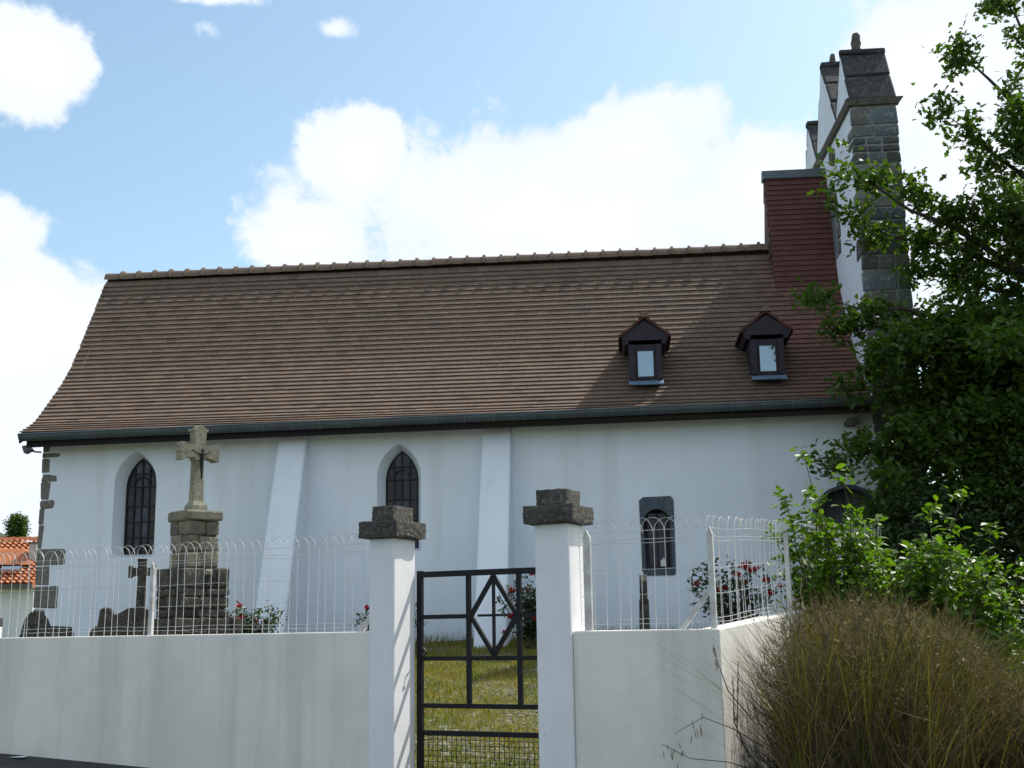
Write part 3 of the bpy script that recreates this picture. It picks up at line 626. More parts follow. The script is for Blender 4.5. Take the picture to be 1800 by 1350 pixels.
# ------------------------------------------------------------------ street walls, gate pillars, gate
RZ = -TH
bw = empty('boundary_wall', tuple(W0), RZ, 'long grey-white rendered wall left of the gate carrying the wire fence', 'wall')
m = MB(); m.box(-9, .0, .045, .25, -.5, 1.238); worn(m.build('wall', 'street_render', bw))
bw2 = empty('boundary_wall', tuple(W0), RZ, 'pale rendered corner wall right of the gate beside the dry bush', 'wall')
m = MB(); lpt = [(1.744, .03), (2.853, .03), (2.853, 8.0), (2.653, 8.0), (2.653, .23), (1.744, .23)]
top = lambda u, v: 1.217 + max(0, v - .2) * .058
m.prism([(u, v, -.5) for u, v in lpt], [(u, v, top(u, v)) for u, v in lpt]); worn(m.build('wall', 'street_render', bw2))
def pillar(u0, u1, dep, ztop, label):
    p = empty('gate_pillar', wp(u0, 0, 0), RZ, label, 'pillar', 'gate pillars'); wd = u1 - u0; q = MB()
    q.prism([(0, 0, -.5), (wd, 0, -.5), (wd, dep, -.5), (0, dep, -.5)], [(0, 0, ztop), (wd, 0, ztop), (wd, dep, ztop), (0, dep, ztop)]); worn(q.build('shaft', 'pillar_render', p), .014)
    def block(o, z0, z1, seed):
        bm = bmesh.new(); bmesh.ops.create_cube(bm, size=1); r_ = random.Random(seed)
        bmesh.ops.subdivide_edges(bm, edges=bm.edges[:], cuts=7, use_grid_fill=True)
        for v_ in bm.verts:
            x, y, z = v_.co; e = sum(abs(abs(c) - .5) < .01 for c in (x, y, z))
            j = .0025 if e == 1 else .004
            v_.co = Vector((wd / 2 + x * (wd + 2 * o), dep / 2 + y * (dep + 2 * o), (z0 + z1) / 2 + z * (z1 - z0))) - (Vector((x, y, z)) * (.007 if e >= 2 else 0)) + Vector((r_.uniform(-j, j), r_.uniform(-j, j), r_.uniform(-j, j)))
        q = MB(); q.add([tuple(v_.co) for v_ in bm.verts], [tuple(x.index for x in f_.verts) for f_ in bm.faces]); bm.free(); q.build('cap_block', 'cap_concrete', p)
    block(.066, ztop, ztop + .138, 3 + int(u0 * 10)); block(-.012, ztop + .135, ztop + .262, 5 + int(u0 * 10))
pillar(0, .232, .335, 1.968, 'white gate pillar with dark stepped cap, hinge side, left of the gate')
pillar(1.464, 1.744, .29, 2.006, 'white gate pillar with dark stepped cap, right of the gate beside wire fence')
gate = empty('gate', wp(0, .36, 0), RZ, 'black metal gate with a cross inside a diamond, between two pillars', 'gate')
def bar(name, a, b, wd=.036, dp=.03):
    A, B = Vector((a[0], 0, a[1])), Vector((b[0], 0, b[1])); d = (B - A); ln = d.length; ang = math.atan2(d.z, d.x); q = MB()
    q.box(0, ln, -dp / 2, dp / 2, -wd / 2, wd / 2, None, Matrix.Translation(A) @ Matrix.Rotation(-ang, 4, 'Y')); return q.build(name, 'gate_paint', gate)
gl, g2, g3, gr = .262, .708, 1.155, 1.60
for u_ in (gl, gr): bar('stile', (u_, .05), (u_, 1.715), .046, .036)
for u_ in (g2, g3): bar('upright', (u_, .672), (u_, 1.662), .036, .031)
for z_, wd in ((1.685, .046), (1.345, .034), (1.018, .034), (.652, .036), (.443, .040), (.08, .04)):
    if z_ == 1.345: bar('rail', (gl, z_), (g2, z_), wd); bar('rail', (g3, z_), (gr, z_), wd)
    else: bar('rail', (gl, z_), (gr, z_), wd, .029)
gc = (g2 + g3) / 2
for a, b in (((gc, 1.655), (g3 - .02, 1.345)), ((g3 - .02, 1.345), (gc, 1.04)), ((gc, 1.04), (g2 + .02, 1.345)), ((g2 + .02, 1.345), (gc, 1.655))): bar('diamond_bar', a, b, .034, .027)
bar('cross_upright', (gc, 1.06), (gc, 1.64), .02, .024); bar('cross_arm', (gc - .14, 1.348), (gc + .14, 1.348), .019, .023)
m = MB(); u_ = gl + .03
while u_ < gr: m.tube([(u_, .004, .09), (u_, .004, .43)], .0028, 4); u_ += .042
z_ = .10
while z_ < .43: m.tube([(gl + .02, -.003, z_), (gr - .02, -.003, z_)], .0028, 4); z_ += .042
m.build('wire_mesh', 'gate_paint', gate)
m = MB(); m.tube([(gl + .025, -.03, 1.06), (gl + .05, -.03, 1.10), (gl + .075, -.03, 1.075), (gl + .06, -.03, 1.04)], .007, 6); m.build('latch', 'gate_paint', gate)

# ------------------------------------------------------------------ wire fences with looped tops
HW = .0022
def hoop_mesh(sp=.0925, top=2.02, z0=1.22, zs=1.915):
    m = MB(); r = sp
    pts = [(0, 0, z0), (0, .004, (z0 + zs) / 2), (0, 0, zs)] + [(r - r * math.cos(t), 0, zs + (top - zs) * math.sin(t)) for t in [math.pi * i / 10 for i in range(1, 10)]] + [(2 * sp, 0, zs)]
    m.tube(pts, HW, 4, caps=False); return m.mesh('hoop_wire')
hm = hoop_mesh()
def fence_run(parent, start, direction, length, zfun, skip_posts=False):
    ang = math.atan2(direction[1], direction[0]); n = int(length / .0925); rr_ = random.Random(int(length * 100))
    for i in range(n):
        p = (start[0] + direction[0] * .0925 * i, start[1] + direction[1] * .0925 * i, zfun(i * .0925) + rr_.uniform(-.006, .006))
        o = obj('hoop_wire', hm, 'wire_white', parent, matrix=Matrix.Translation(p) @ Matrix.Rotation(ang, 4, 'Z') @ Matrix.Rotation(rr_.uniform(-.02, .02), 4, 'X') @ Matrix.Rotation(rr_.uniform(-.008, .008), 4, 'Y'))
    for k, zz in enumerate((1.262, 1.296, 1.468, 1.652, 1.842, 1.868, 1.928)):
        m = MB(); q = []
        for i in range(0, n + 1, 2): q.append((start[0] + direction[0] * .0925 * i, start[1] + direction[1] * .0925 * i - .004, zz + zfun(i * .0925) + rr_.uniform(-.004, .004) - .003 * math.sin(i * .4)))
        m.tube(q, HW, 4, caps=False); m.build('line_wire', 'wire_white', parent)
def post(parent, u, v, z0, z1, wd=.036, point=True):
    q = MB(); h = wd / 2
    if point: q.prism([(u - h, v, z0), (u + h, v, z0), (u + h, v, z1 - .06), (u, v, z1), (u - h, v, z1 - .06)], [(u - h, v + .03, z0), (u + h, v + .03, z0), (u + h, v + .03, z1 - .06), (u, v + .015, z1), (u - h, v + .03, z1 - .06)])
    else: q.box(u - h, u + h, v, v + .035, z0, z1)
    q.build('post', 'post_white', parent)
f1 = empty('wire_fence', tuple(W0), RZ, 'white loop-topped wire fence on the long wall left of the gate', 'fence')
fence_run(f1, (-5.5, .12), (1, 0), 5.5, lambda s: .02 - .0015 * s)
post(f1, -2.335, .085, 1.2, 1.875, .042); post(f1, -5.0, .085, 1.2, 1.875, .042)
m = MB(); m.prism([(-.20, .13, 1.22), (-.15, .13, 1.22), (.02, .13, 1.47), (-.01, .13, 1.47)], [(-.20, .155, 1.22), (-.15, .155, 1.22), (.02, .155, 1.47), (-.01, .155, 1.47)]); m.build('brace', 'post_white', f1)
f2 = empty('wire_fence', tuple(W0), RZ, 'white loop-topped wire fence turning the corner right of the gate', 'fence')
fence_run(f2, (1.80, .10), (1, 0), .98, lambda s: 0)
fence_run(f2, (2.79, .12), (0, 1), 7.2, lambda s: max(0, s - .1) * .058)
post(f2, 1.855, .07, 1.2, 1.955, .055); post(f2, 2.80, .075, 1.2, 1.935, .04)
q = MB(); q.box(2.77, 2.81, 2.36, 2.40, 1.25, 2.03); q.build('post', 'post_white', f2)
q = MB(); q.box(2.77, 2.81, 4.6, 4.64, 1.35, 2.16); q.build('post', 'post_white', f2)
q = MB(); q.prism([(2.535, .11, 1.215), (2.575, .11, 1.215), (2.80, .11, 1.50), (2.785, .11, 1.53)], [(2.535, .13, 1.215), (2.575, .13, 1.215), (2.80, .13, 1.50), (2.785, .13, 1.53)]); q.build('brace', 'post_white', f2)

# ------------------------------------------------------------------ stone calvary and graves
cz = zt(-3.93, 15.1)
cal = empty('stone_cross', (-3.93, 15.1, 0), R_(43), 'weathered stone cross with a small crucifix on a tall stepped pedestal', 'cross')
def course_block(wx, z0, z1, mat, seed, hs, n0=2):
    r_ = random.Random(seed); z = z0
    while z < z1 - .02:
        h = min(r_.choice(hs), z1 - z)
        if z1 - z - h < .05: h = z1 - z
        for side in range(4):
            ang = side * math.pi / 2; cuts = [-wx / 2]; 
            while cuts[-1] < wx / 2 - .12: cuts.append(cuts[-1] + r_.uniform(.16, .34))
            cuts[-1] = wx / 2
            for a, b in zip(cuts[:-1], cuts[1:]):
                k_ = r_.uniform(.65, 1.4); dp = .12; c = Matrix.Rotation(ang, 3, 'Z') @ Vector(((a + b) / 2, -wx / 2 + dp / 2, z + h / 2))
                place_stone('stone', mat, cal, tuple(c), (b - a - .012, dp + r_.uniform(-.01, .02), h - .012), r_.randint(0, 9999), jit=.012, bev=.016, tint=(k_, k_ * r_.uniform(.95, 1.04), k_ * r_.uniform(.85, 1.05)), rot=(0, 0, ang))
        z += h
m = MB(); m.box(-.40, .40, -.40, .40, .3, 1.43); m.box(-.28, .28, -.28, .28, 1.43, 2.03); m.box(-.19, .19, -.19, .19, 2.03, 2.60); m.build('core', 'dark_stone', cal)
course_block(.86, 1.0, 1.44, 'dark_stone', 3, (.1, .14, .18))
course_block(.64, 1.44, 2.03, 'dark_stone', 4, (.1, .15, .2))
course_block(.43, 2.03, 2.61, 'old_stone', 5, (.12, .16, .2))
place_stone('pedestal_cap', 'old_stone', cal, (0, 0, 2.665), (.50, .50, .115), 6, jit=.01)
m = MB(); cs = lambda s_, z: [(-s_, -s_, z), (s_, -s_, z), (s_, s_, z), (-s_, s_, z)]
m.prism(cs(.105, 2.72), cs(.10, 2.80)); m.prism(cs(.098, 2.80), cs(.066, 2.86)); m.prism(cs(.066, 2.86), cs(.055, 3.46))
m.build('shaft', 'cross_stone', cal)
def flare(pts0, pts1): q = MB(); q.prism(pts0, pts1); return q
m = MB()
ay = .075
def cross_arm(dx, dz):
    base = [(-.068, -.068), (.068, -.068), (.068, .068), (-.068, .068)]
P2 = [(-.06, 3.36), (.06, 3.36), (.075, 3.40), (.20, 3.38), (.215, 3.36), (.26, 3.36), (.255, 3.46), (.27, 3.47), (.255, 3.50), (.26, 3.58), (.215, 3.58), (.20, 3.56), (.075, 3.54), (.068, 3.60), (.075, 3.72), (.10, 3.735), (.098, 3.76), (.05, 3.77), (.0, 3.81), (-.05, 3.77), (-.098, 3.76), (-.10, 3.735), (-.075, 3.72), (-.068, 3.60), (-.075, 3.54), (-.20, 3.56), (-.215, 3.58), (-.26, 3.58), (-.255, 3.50), (-.27, 3.47), (-.255, 3.46), (-.26, 3.36), (-.215, 3.36), (-.20, 3.38), (-.075, 3.40)]
v, f = holed(P2, [], lambda a, b: (a, -ay, b)); m.add(v, f); v, f = holed(P2, [], lambda a, b: (a, ay, b)); m.add(v, f)
n = len(P2); m.add([(x, -ay, z) for x, z in P2] + [(x, ay, z) for x, z in P2], [(i, (i + 1) % n, n + (i + 1) % n, n + i) for i in range(n)])
# the cross arms face the same way as the pedestal's right-hand face
ch_ = m.build('cross_head', 'cross_stone', cal)
m = MB()                                                  # bronze figure fixed to the shaft, one continuous body
yb = -.105
m.tube([(0, yb, 3.12), (.004, yb - .006, 3.17), (-.004, yb - .012, 3.24), (0, yb, 3.30), (0, yb - .004, 3.36), (.002, yb - .008, 3.42), (0, yb - .01, 3.445), (.006, yb - .016, 3.475), (.006, yb - .014, 3.50)], [.009, .012, .014, .022, .021, .027, .011, .019, .010], 8)
for s_ in (-1, 1): m.tube([(s_ * .018, yb - .006, 3.425), (s_ * .07, yb + .008, 3.45), (s_ * .13, yb + .02, 3.485)], [.011, .009, .007], 6)
m.build('corpus', 'bronze', cal, smooth=True)

place_stone('plaque', 'cross_stone', cal, (.02, -.325, 1.98), (.11, .03, .07), 9, jit=.012)
def cross_grave(x, y, rz):
    z = zt(x, y); g = empty('grave_cross', (x, y, 0), rz, 'dark weathered stone grave cross standing left of the calvary pedestal', 'grave')
    q = MB(); P = [(-.06, 1.55), (.06, 1.55), (.045, 2.03), (.12, 2.02), (.135, 2.0), (.17, 2.0), (.17, 2.16), (.135, 2.16), (.12, 2.13), (.05, 2.13), (.06, 2.25), (-.06, 2.25), (-.05, 2.13), (-.12, 2.13), (-.135, 2.16), (-.17, 2.16), (-.17, 2.0), (-.135, 2.0), (-.12, 2.02), (-.045, 2.03)]
    v, f = holed(P, [], lambda a, b: (a, -.06, b)); q.add(v, f); v, f = holed(P, [], lambda a, b: (a, .06, b)); q.add(v, f)
    n = len(P); q.add([(a, -.06, b) for a, b in P] + [(a, .06, b) for a, b in P], [(i, (i + 1) % n, n + (i + 1) % n, n + i) for i in range(n)]); q.build('cross', 'dark_stone', g)
    place_stone('plinth', 'dark_stone', g, (0, 0, 1.5), (.26, .24, .14), 11); place_stone('base', 'dark_stone', g, (0, 0, (z + 1.43) / 2 - .05), (.42, .36, 1.43 - z + .1), 12, bev=.03)
cross_grave(-4.98, 16.5, R_(8))
def headstone(x, y, rz, P, d, label):
    z = zt(x, y) - .1; g = empty('headstone', (x, y, 0), rz, label, 'grave'); q = MB()
    P = [(P[0][0], z), (P[-1][0], z)][::-1] and ([(P[0][0], z)] + P + [(P[-1][0], z)])
    v, f = holed(P, [], lambda a, b: (a, -d, b)); q.add(v, f); v, f = holed(P, [], lambda a, b: (a, d, b)); q.add(v, f)
    n = len(P); q.add([(a, -d, b) for a, b in P] + [(a, d, b) for a, b in P], [(i, (i + 1) % n, n + (i + 1) % n, n + i) for i in range(n)]); q.build('slab', 'dark_stone', g)
    return g
headstone(-5.10, 16.0, R_(4), [(-.36, 1.20), (-.34, 1.30), (-.28, 1.37), (-.25, 1.37), (-.23, 1.57), (-.19, 1.605), (-.12, 1.60), (-.09, 1.56), (-.08, 1.50), (.02, 1.53), (.12, 1.59), (.30, 1.60), (.42, 1.54), (.46, 1.2)], .07, 'dark double headstone with rounded tops just left of the pedestal')
g = headstone(-6.72, 17.9, R_(0), [(-.36, 1.25), (-.30, 1.50), (-.22, 1.60), (-.14, 1.60), (-.05, 1.50), (0, 1.38), (.10, 1.40), (.30, 1.385), (.34, 1.25)], .12, 'low dark grave slab against the left corner quoins of the church')
st = empty('stele', (1.495, 14.5, 0), R_(84), 'slender grey grave stele seen edge-on below the small stone window', 'grave')
zb_ = zt(1.495, 14.5) - .1
q = MB(); P = [(-.13, 1.50), (-.17, 1.58), (-.185, 1.68), (-.16, 1.77), (-.09, 1.83), (0, 1.85), (.09, 1.83), (.16, 1.77), (.185, 1.68), (.17, 1.58), (.13, 1.50)]
q.prism([(a, -.048, b) for a, b in P], [(a, .040, b) for a, b in P]); q.build('disc_slab', 'dark_stone', st)
q = MB(); q.prism([(-.15, -.068, zb_), (.17, -.068, zb_), (.17, .075, zb_), (-.15, .075, zb_)], [(-.12, -.06, 1.56), (.12, -.06, 1.56), (.12, .05, 1.56), (-.12, .05, 1.56)]); q.build('foot', 'dark_stone', st)

# ------------------------------------------------------------------ neighbouring house on the left
hs = empty('house', (-17.5, 45, 0), R_(0), 'white neighbouring house with orange tiled roof at the left edge', 'house')
gz_ = zt(-18, 45) - .4
m = MB(); m.box(-9, .0, 0, 7, gz_, 3.14); m.build('wall', 'house_white', hs)
def pantile(name, x0, x1, e, rdg, parent):
    q = MB(); n = int((x1 - x0) / .055); rowsn = 16
    for j in range(rowsn):
        f0, f1 = j / rowsn, (j + 1) / rowsn
        ya, za = e[0] + (rdg[0] - e[0]) * f0, e[1] + (rdg[1] - e[1]) * f0; yb_, zb2 = e[0] + (rdg[0] - e[0]) * f1, e[1] + (rdg[1] - e[1]) * f1
        vs = []; fs = []
        for i in range(n + 1):
            x = x0 + (x1 - x0) * i / n; h = .032 * math.sin(i * math.pi / 2.0)
            vs += [(x, ya, za + h + .05), (x, yb_, zb2 + h)]
        for i in range(n): fs.append((2 * i, 2 * i + 2, 2 * i + 3, 2 * i + 1))
        q.add(vs, fs)
    return q.build(name, 'orange_tile', parent)
pantile('roof', -9.3, .12, (-.45, 3.2), (2.6, 5.02), hs)
m = MB(); m.prism([(-9.3, -.45, 3.05), (-9.3, 2.6, 4.92), (-9.3, 5.8, 3.05)], [(.10, -.45, 3.05), (.10, 2.6, 4.92), (.10, 5.8, 3.05)]); m.build('roof_body', 'orange_tile', hs)
m = MB(); m.box(-9.3, .12, -.52, -.40, 3.02, 3.17); m.build('eave_tiles', 'string_stone', hs)
m = MB()
for i in range(30): m.prism([(-9.3 + i * .31, 2.50, 4.98), (-9.3 + i * .31, 2.6, 5.10), (-9.3 + i * .31, 2.7, 4.98)], [(-8.99 + i * .31, 2.50, 5.0), (-8.99 + i * .31, 2.6, 5.13), (-8.99 + i * .31, 2.7, 5.0)])
m.build('ridge', 'orange_tile', hs)
m = MB(); m.prism([(-9.3, -.5, 4.0), (-9.3, 1.0, 4.85), (-9.3, 1.9, 4.45)], [(-.42, .55, 3.92), (-.95, 1.2, 4.55), (-.3, 1.9, 4.5)]); m.build('lower_roof', 'orange_tile', hs)
m = MB(); m.box(-.62, -.34, .9, 1.25, 3.8, 4.72); ck = m.build('chimney', 'pink_render', hs)
m = MB(); m.box(-.66, -.30, .86, 1.29, 4.72, 4.77); m.build('chimney_cap', 'string_stone', ck)
for k in range(2): m = MB(); m.prism([(-.58 + k * .15, 1.05, 4.77), (-.46 + k * .15, 1.05, 4.77), (-.52 + k * .15, 1.05, 4.95)], [(-.58 + k * .15, 1.12, 4.77), (-.46 + k * .15, 1.12, 4.77), (-.52 + k * .15, 1.12, 4.95)]); m.build('chimney_pot', 'orange_tile', ck)
m = MB(); m.box(-1.30, -.62, .25, .30, 3.70, 3.95, None, Matrix.Translation((-.9, .2, 3.78)) @ Matrix.Rotation(R_(-58), 4, 'X') @ Matrix.Translation((.9, -.27, -3.83))); m.build('skylight', 'sky_glass', hs)
gw = empty('garden_wall', (-17.2, 40, 0), 0, 'low dark wall with square posts in front of the orange-roofed house', 'wall')
m = MB(); m.box(-8, .6, 0, .25, .8, 1.62); m.build('wall', 'house_white', gw)
m = MB(); m.box(-8, .6, -.03, .28, 1.62, 1.90); m.build('coping', 'slate_slab', gw)
for x_ in (-.62, -1.0, -2.6): place_stone('pier', 'pink_render', gw, (x_ + .2, .1, 2.0), (.26, .3, .22), 90 + int(x_ * 10))

# ------------------------------------------------------------------ plants
def leaf_obj(name, centres, spread, per, size, template, mat, parent, base=(1, 1, 1), var=.3, up=.6, seed=1, rng=None, szv=.3):
    rng = rng or np.random.default_rng(seed); C_ = np.repeat(np.asarray(centres, dtype=np.float64), per, axis=0); n = len(C_)
    pos = C_ + rng.normal(size=(n, 3)) * np.asarray(spread)[None, :] if np.ndim(spread) == 1 else C_ + rng.normal(size=(n, 3)) * spread
    me = np_mesh(name, [scatter(template[0], template[1], pos, rand_rot(n, upbias=up, rng=rng), size * (1 + rng.uniform(-szv, szv, n)), tints(n, base, var, .15, rng))])
    return obj(name, me, mat, parent)
def grow(mb, a, b, r0, r1, sag=.0, wob=.08, n=6, rng=rnd):
    a, b = Vector(a), Vector(b); ln = (b - a).length; pts = []
    for i in range(n + 1):
        t = i / n; p = a.lerp(b, t); p.z += sag * math.sin(t * math.pi) * ln
        if 0 < i < n: p += Vector((rng.uniform(-1, 1), rng.uniform(-1, 1), rng.uniform(-1, 1))) * wob * ln * .3
        pts.append(p)
    mb.tube(pts, [r0 + (r1 - r0) * i / n for i in range(n + 1)], 6); return pts
# oak at the right edge; xmin(z): how far its boughs reach towards the church at each height
ZX = [(1.2, 3.99), (2.4, 3.92), (3.0, 3.89), (3.26, 3.86), (3.63, 3.83), (3.94, 3.98), (4.26, 3.94), (4.65, 3.90), (4.83, 4.36), (5.02, 4.62), (5.29, 4.45), (5.56, 4.24), (5.95, 4.51), (6.28, 4.85), (6.55, 5.17), (6.82, 5.22), (7.02, 5.8), (7.37, 5.69), (7.72, 5.54), (8.28, 5.9), (9.5, 6.3)]
KS = 1.33
ZX = [(1.22 + KS * (z_ - 1.22), x_ * KS) for z_, x_ in ZX]
oak = empty('oak_tree', (8.5, 17.6, zt(8.5, 17.6)), 0, 'dark green oak tree with lobed leaves reaching over the bell gable', 'tree')
ob = Vector((8.5, 17.6, zt(8.5, 17.6)))
orng = random.Random(21); tk = MB()
trunk = grow(tk, (0, 0, -.1), (.05, .1, 10.6), .26, .03, 0, .02, 12, orng)
LIMBS = [((5.22, 13.1, 7.72), 5.2), ((5.0, 13.0, 6.86), 4.6), ((4.58, 13.1, 6.0), 3.9), ((3.80, 13.0, 6.15), 3.7), ((3.95, 13.2, 5.72), 3.6), ((3.49, 13.0, 4.74), 3.0), ((3.72, 13.2, 4.45), 2.9),
         ((3.70, 12.9, 3.72), 2.3), ((3.47, 13.0, 2.98), 1.9), ((3.95, 13.4, 3.15), 2.0), ((5.85, 13.2, 8.5), 6.0), ((4.7, 13.3, 5.1), 3.5), ((4.9, 12.7, 4.2), 2.6), ((5.0, 12.6, 3.4), 2.0), ((4.6, 12.8, 2.6), 1.6), ((5.4, 12.6, 5.6), 3.8), ((5.6, 12.5, 6.6), 4.4)]
LIMBS = [((x_ * KS, y_ * KS, 1.22 + KS * (z_ - 1.22)), z0_ * 1.3) for (x_, y_, z_), z0_ in LIMBS]
for i in range(24):                       # low boughs hanging in front of the bell gable's foot
    z = orng.uniform(2.3, 5.3); LIMBS.append(((orng.uniform(5.15, 6.6), orng.uniform(16.6, 17.7), z), max(1.3, z - .9)))
for i in range(38):
    for _ in range(40):
        z = orng.uniform(2.0, 10.8); a_ = orng.uniform(0, 2 * math.pi); rr_ = 3.6 * math.sqrt(max(.05, 1 - ((z - 5.6) / 5.6) ** 2)) * orng.uniform(.45, 1)
        x = ob.x + rr_ * math.cos(a_); y = ob.y + rr_ * math.sin(a_) * .7
        if x > np.interp(z, [q[0] for q in ZX], [q[1] for q in ZX]) + .75: LIMBS.append(((x, y, z), max(1.2, z - 1.6 - rr_ * .35))); break
tips = []
def trunk_at(z): return Vector((0.05 * z / 10.6, .1 * z / 10.6, z))
for (tx, ty, tz), z0 in LIMBS:
    tgt = Vector((tx, ty, tz)) - ob; st_ = trunk_at(min(9.9, z0)); ln = (tgt - st_).length
    pts = grow(tk, st_, tgt, .022 + .016 * ln, .006, .05, .10, 7, orng)
    for i in range(2, 8):
        for _ in range(3 if i < 7 else 2):
            d = Vector((orng.gauss(0, 1), orng.gauss(0, 1), orng.gauss(.15, .8))).normalized() * orng.uniform(.22, .62) * (1.1 - .09 * i)
            d += (pts[i] - pts[i - 1]).normalized() * .18
            e = pts[i] + d; we = e + ob
            if we.x < np.interp(we.z, [q[0] for q in ZX], [q[1] for q in ZX]) + .02 and i < 6: continue
            tk.tube([pts[i], pts[i] + d * .5 + Vector((0, 0, .02)), e], [.008, .006, .003], 4); tips += [e, pts[i] + d * .55]
    tips.append(pts[-1])
tk.build('trunk', 'bark', oak, smooth=True)
cl = []
for t in tips:
    for _ in range(2): cl.append((t.x + orng.gauss(0, .08), t.y + orng.gauss(0, .08), t.z + orng.gauss(0, .06)))
leaf_obj('crown', cl, .085, 15, .13, OAK_LEAF, 'oak_leaf', oak, up=.5, seed=5)
# dark evergreen mass behind the shrub, under the oak
def bush(name, label, c, rad, nc, per, size, tmpl, mat, spread, seed, cat='bush', base=(1, 1, 1), up=.6, stems=10, floor=None, shape=None, group=None):
    z0 = zt(c[0], c[1]); b_ = empty(name, (c[0], c[1], z0), 0, label, cat, group); r_ = random.Random(seed); q = MB(); cs_ = []
    for i in range(nc):
        while True:
            p = Vector((r_.uniform(-1, 1), r_.uniform(-1, 1), r_.uniform(-1, 1)))
            if p.length <= 1 and (p.length > .45 or r_.random() < .35): break
        P = Vector((p.x * rad[0], p.y * rad[1], c[2] - z0 + p.z * rad[2]))
        if shape and not shape(P.x + c[0], P.y + c[1], P.z + z0): continue
        if P.z > .05: cs_.append(tuple(P))
    for i in range(stems):
        t = Vector(r_.choice(cs_)); grow(q, (r_.uniform(-.25, .25) * rad[0], r_.uniform(-.25, .25) * rad[1], -.05), t, .014, .004, .02, .1, 6, r_)
    q.build('stems', 'bark', b_, smooth=True); leaf_obj('foliage', cs_, spread, per, size, tmpl, mat, b_, base, up=up, seed=seed)
    return b_, cs_
bush('evergreen_bush', 'dark evergreen bush in deep shade beneath the oak, beside the church door', (5.6, 16.6, 1.9), (1.0, .8, 1.2), 420, 16, .085, OVAL_LEAF, 'hedge_leaf', .10, 31)
bush('evergreen_bush', 'dark evergreen bush at the right edge behind the green shrub', (7.4, 16.4, 2.1), (1.3, 1.0, 1.5), 520, 16, .085, OVAL_LEAF, 'hedge_leaf', .11, 32)
bush('evergreen_bush', 'large dark bush filling the gap behind the oak trunk', (9.2, 20.5, 2.6), (2.2, 1.0, 2.2), 520, 16, .11, OVAL_LEAF, 'hedge_leaf', .13, 33)
# bright shrub outside the fence corner
sh_z = zt(3.5, 11.3)
shr = empty('green_shrub', (3.5, 11.3, sh_z), 0, 'bright green leafy shrub spreading over the fence in front of the doorway', 'shrub')
srng = random.Random(77); q = MB(); sc_ = []
SO_ = Vector((3.5, 11.3, sh_z))
ST = [((2.62, 10.9, 2.68), 1), ((2.38, 10.75, 2.33), 1), ((2.95, 10.9, 2.48), 1), ((2.7, 10.8, 2.3), 1), ((3.1, 11.1, 2.1), 0), ((3.72, 11.0, 2.2), 1), ((4.05, 11.1, 2.36), 1), ((4.25, 11.0, 2.02), 1), ((4.5, 11.0, 1.65), 0), ((4.6, 10.9, 1.3), 0), ((2.45, 10.85, 1.95), 0), ((3.3, 11.3, 2.1), 0), ((2.3, 10.9, 2.0), 1), ((2.55, 10.9, 2.1), 0), ((2.8, 11.0, 2.15), 0), ((2.5, 10.95, 1.7), 0), ((2.7, 11.0, 1.8), 0), ((2.9, 11.0, 2.0), 0), ((2.6, 10.9, 1.5), 0)]
for i in range(130):
    a_ = srng.uniform(0, 2 * math.pi); rr_ = srng.uniform(.2, 1); x = 3.52 + 1.02 * rr_ * math.cos(a_); y = 11.3 + .65 * rr_ * math.sin(a_)
    ztop = 2.05 - .30 * max(0, x - 3.4) - .1 * max(0, 3.0 - x); ST.append(((x, y, srng.uniform(1.0, ztop)), 0))
for (x, y, z), lean in ST:
    t = Vector((x, y, z)) - SO_; b0 = Vector((t.x * .55 + srng.uniform(-.1, .1), t.y * .5, -.03))
    pts = grow(q, b0, t, .012, .003, .03, .10, 7, srng)
    for k in range(2, 8):
        for _ in range(3):
            d = Vector((srng.gauss(0, 1), srng.gauss(0, 1), srng.gauss(.2, .7))).normalized() * srng.uniform(.03, .16 if not lean or k < 5 else .06)
            q.tube([pts[k], pts[k] + d], [.004, .002], 3); sc_.append(tuple(pts[k] + d)); 
q.build('stems', 'bark', shr, smooth=True)
leaf_obj('foliage', sc_, .04, 7, .085, OVAL_LEAF, 'shrub_leaf', shr, up=.9, seed=8)
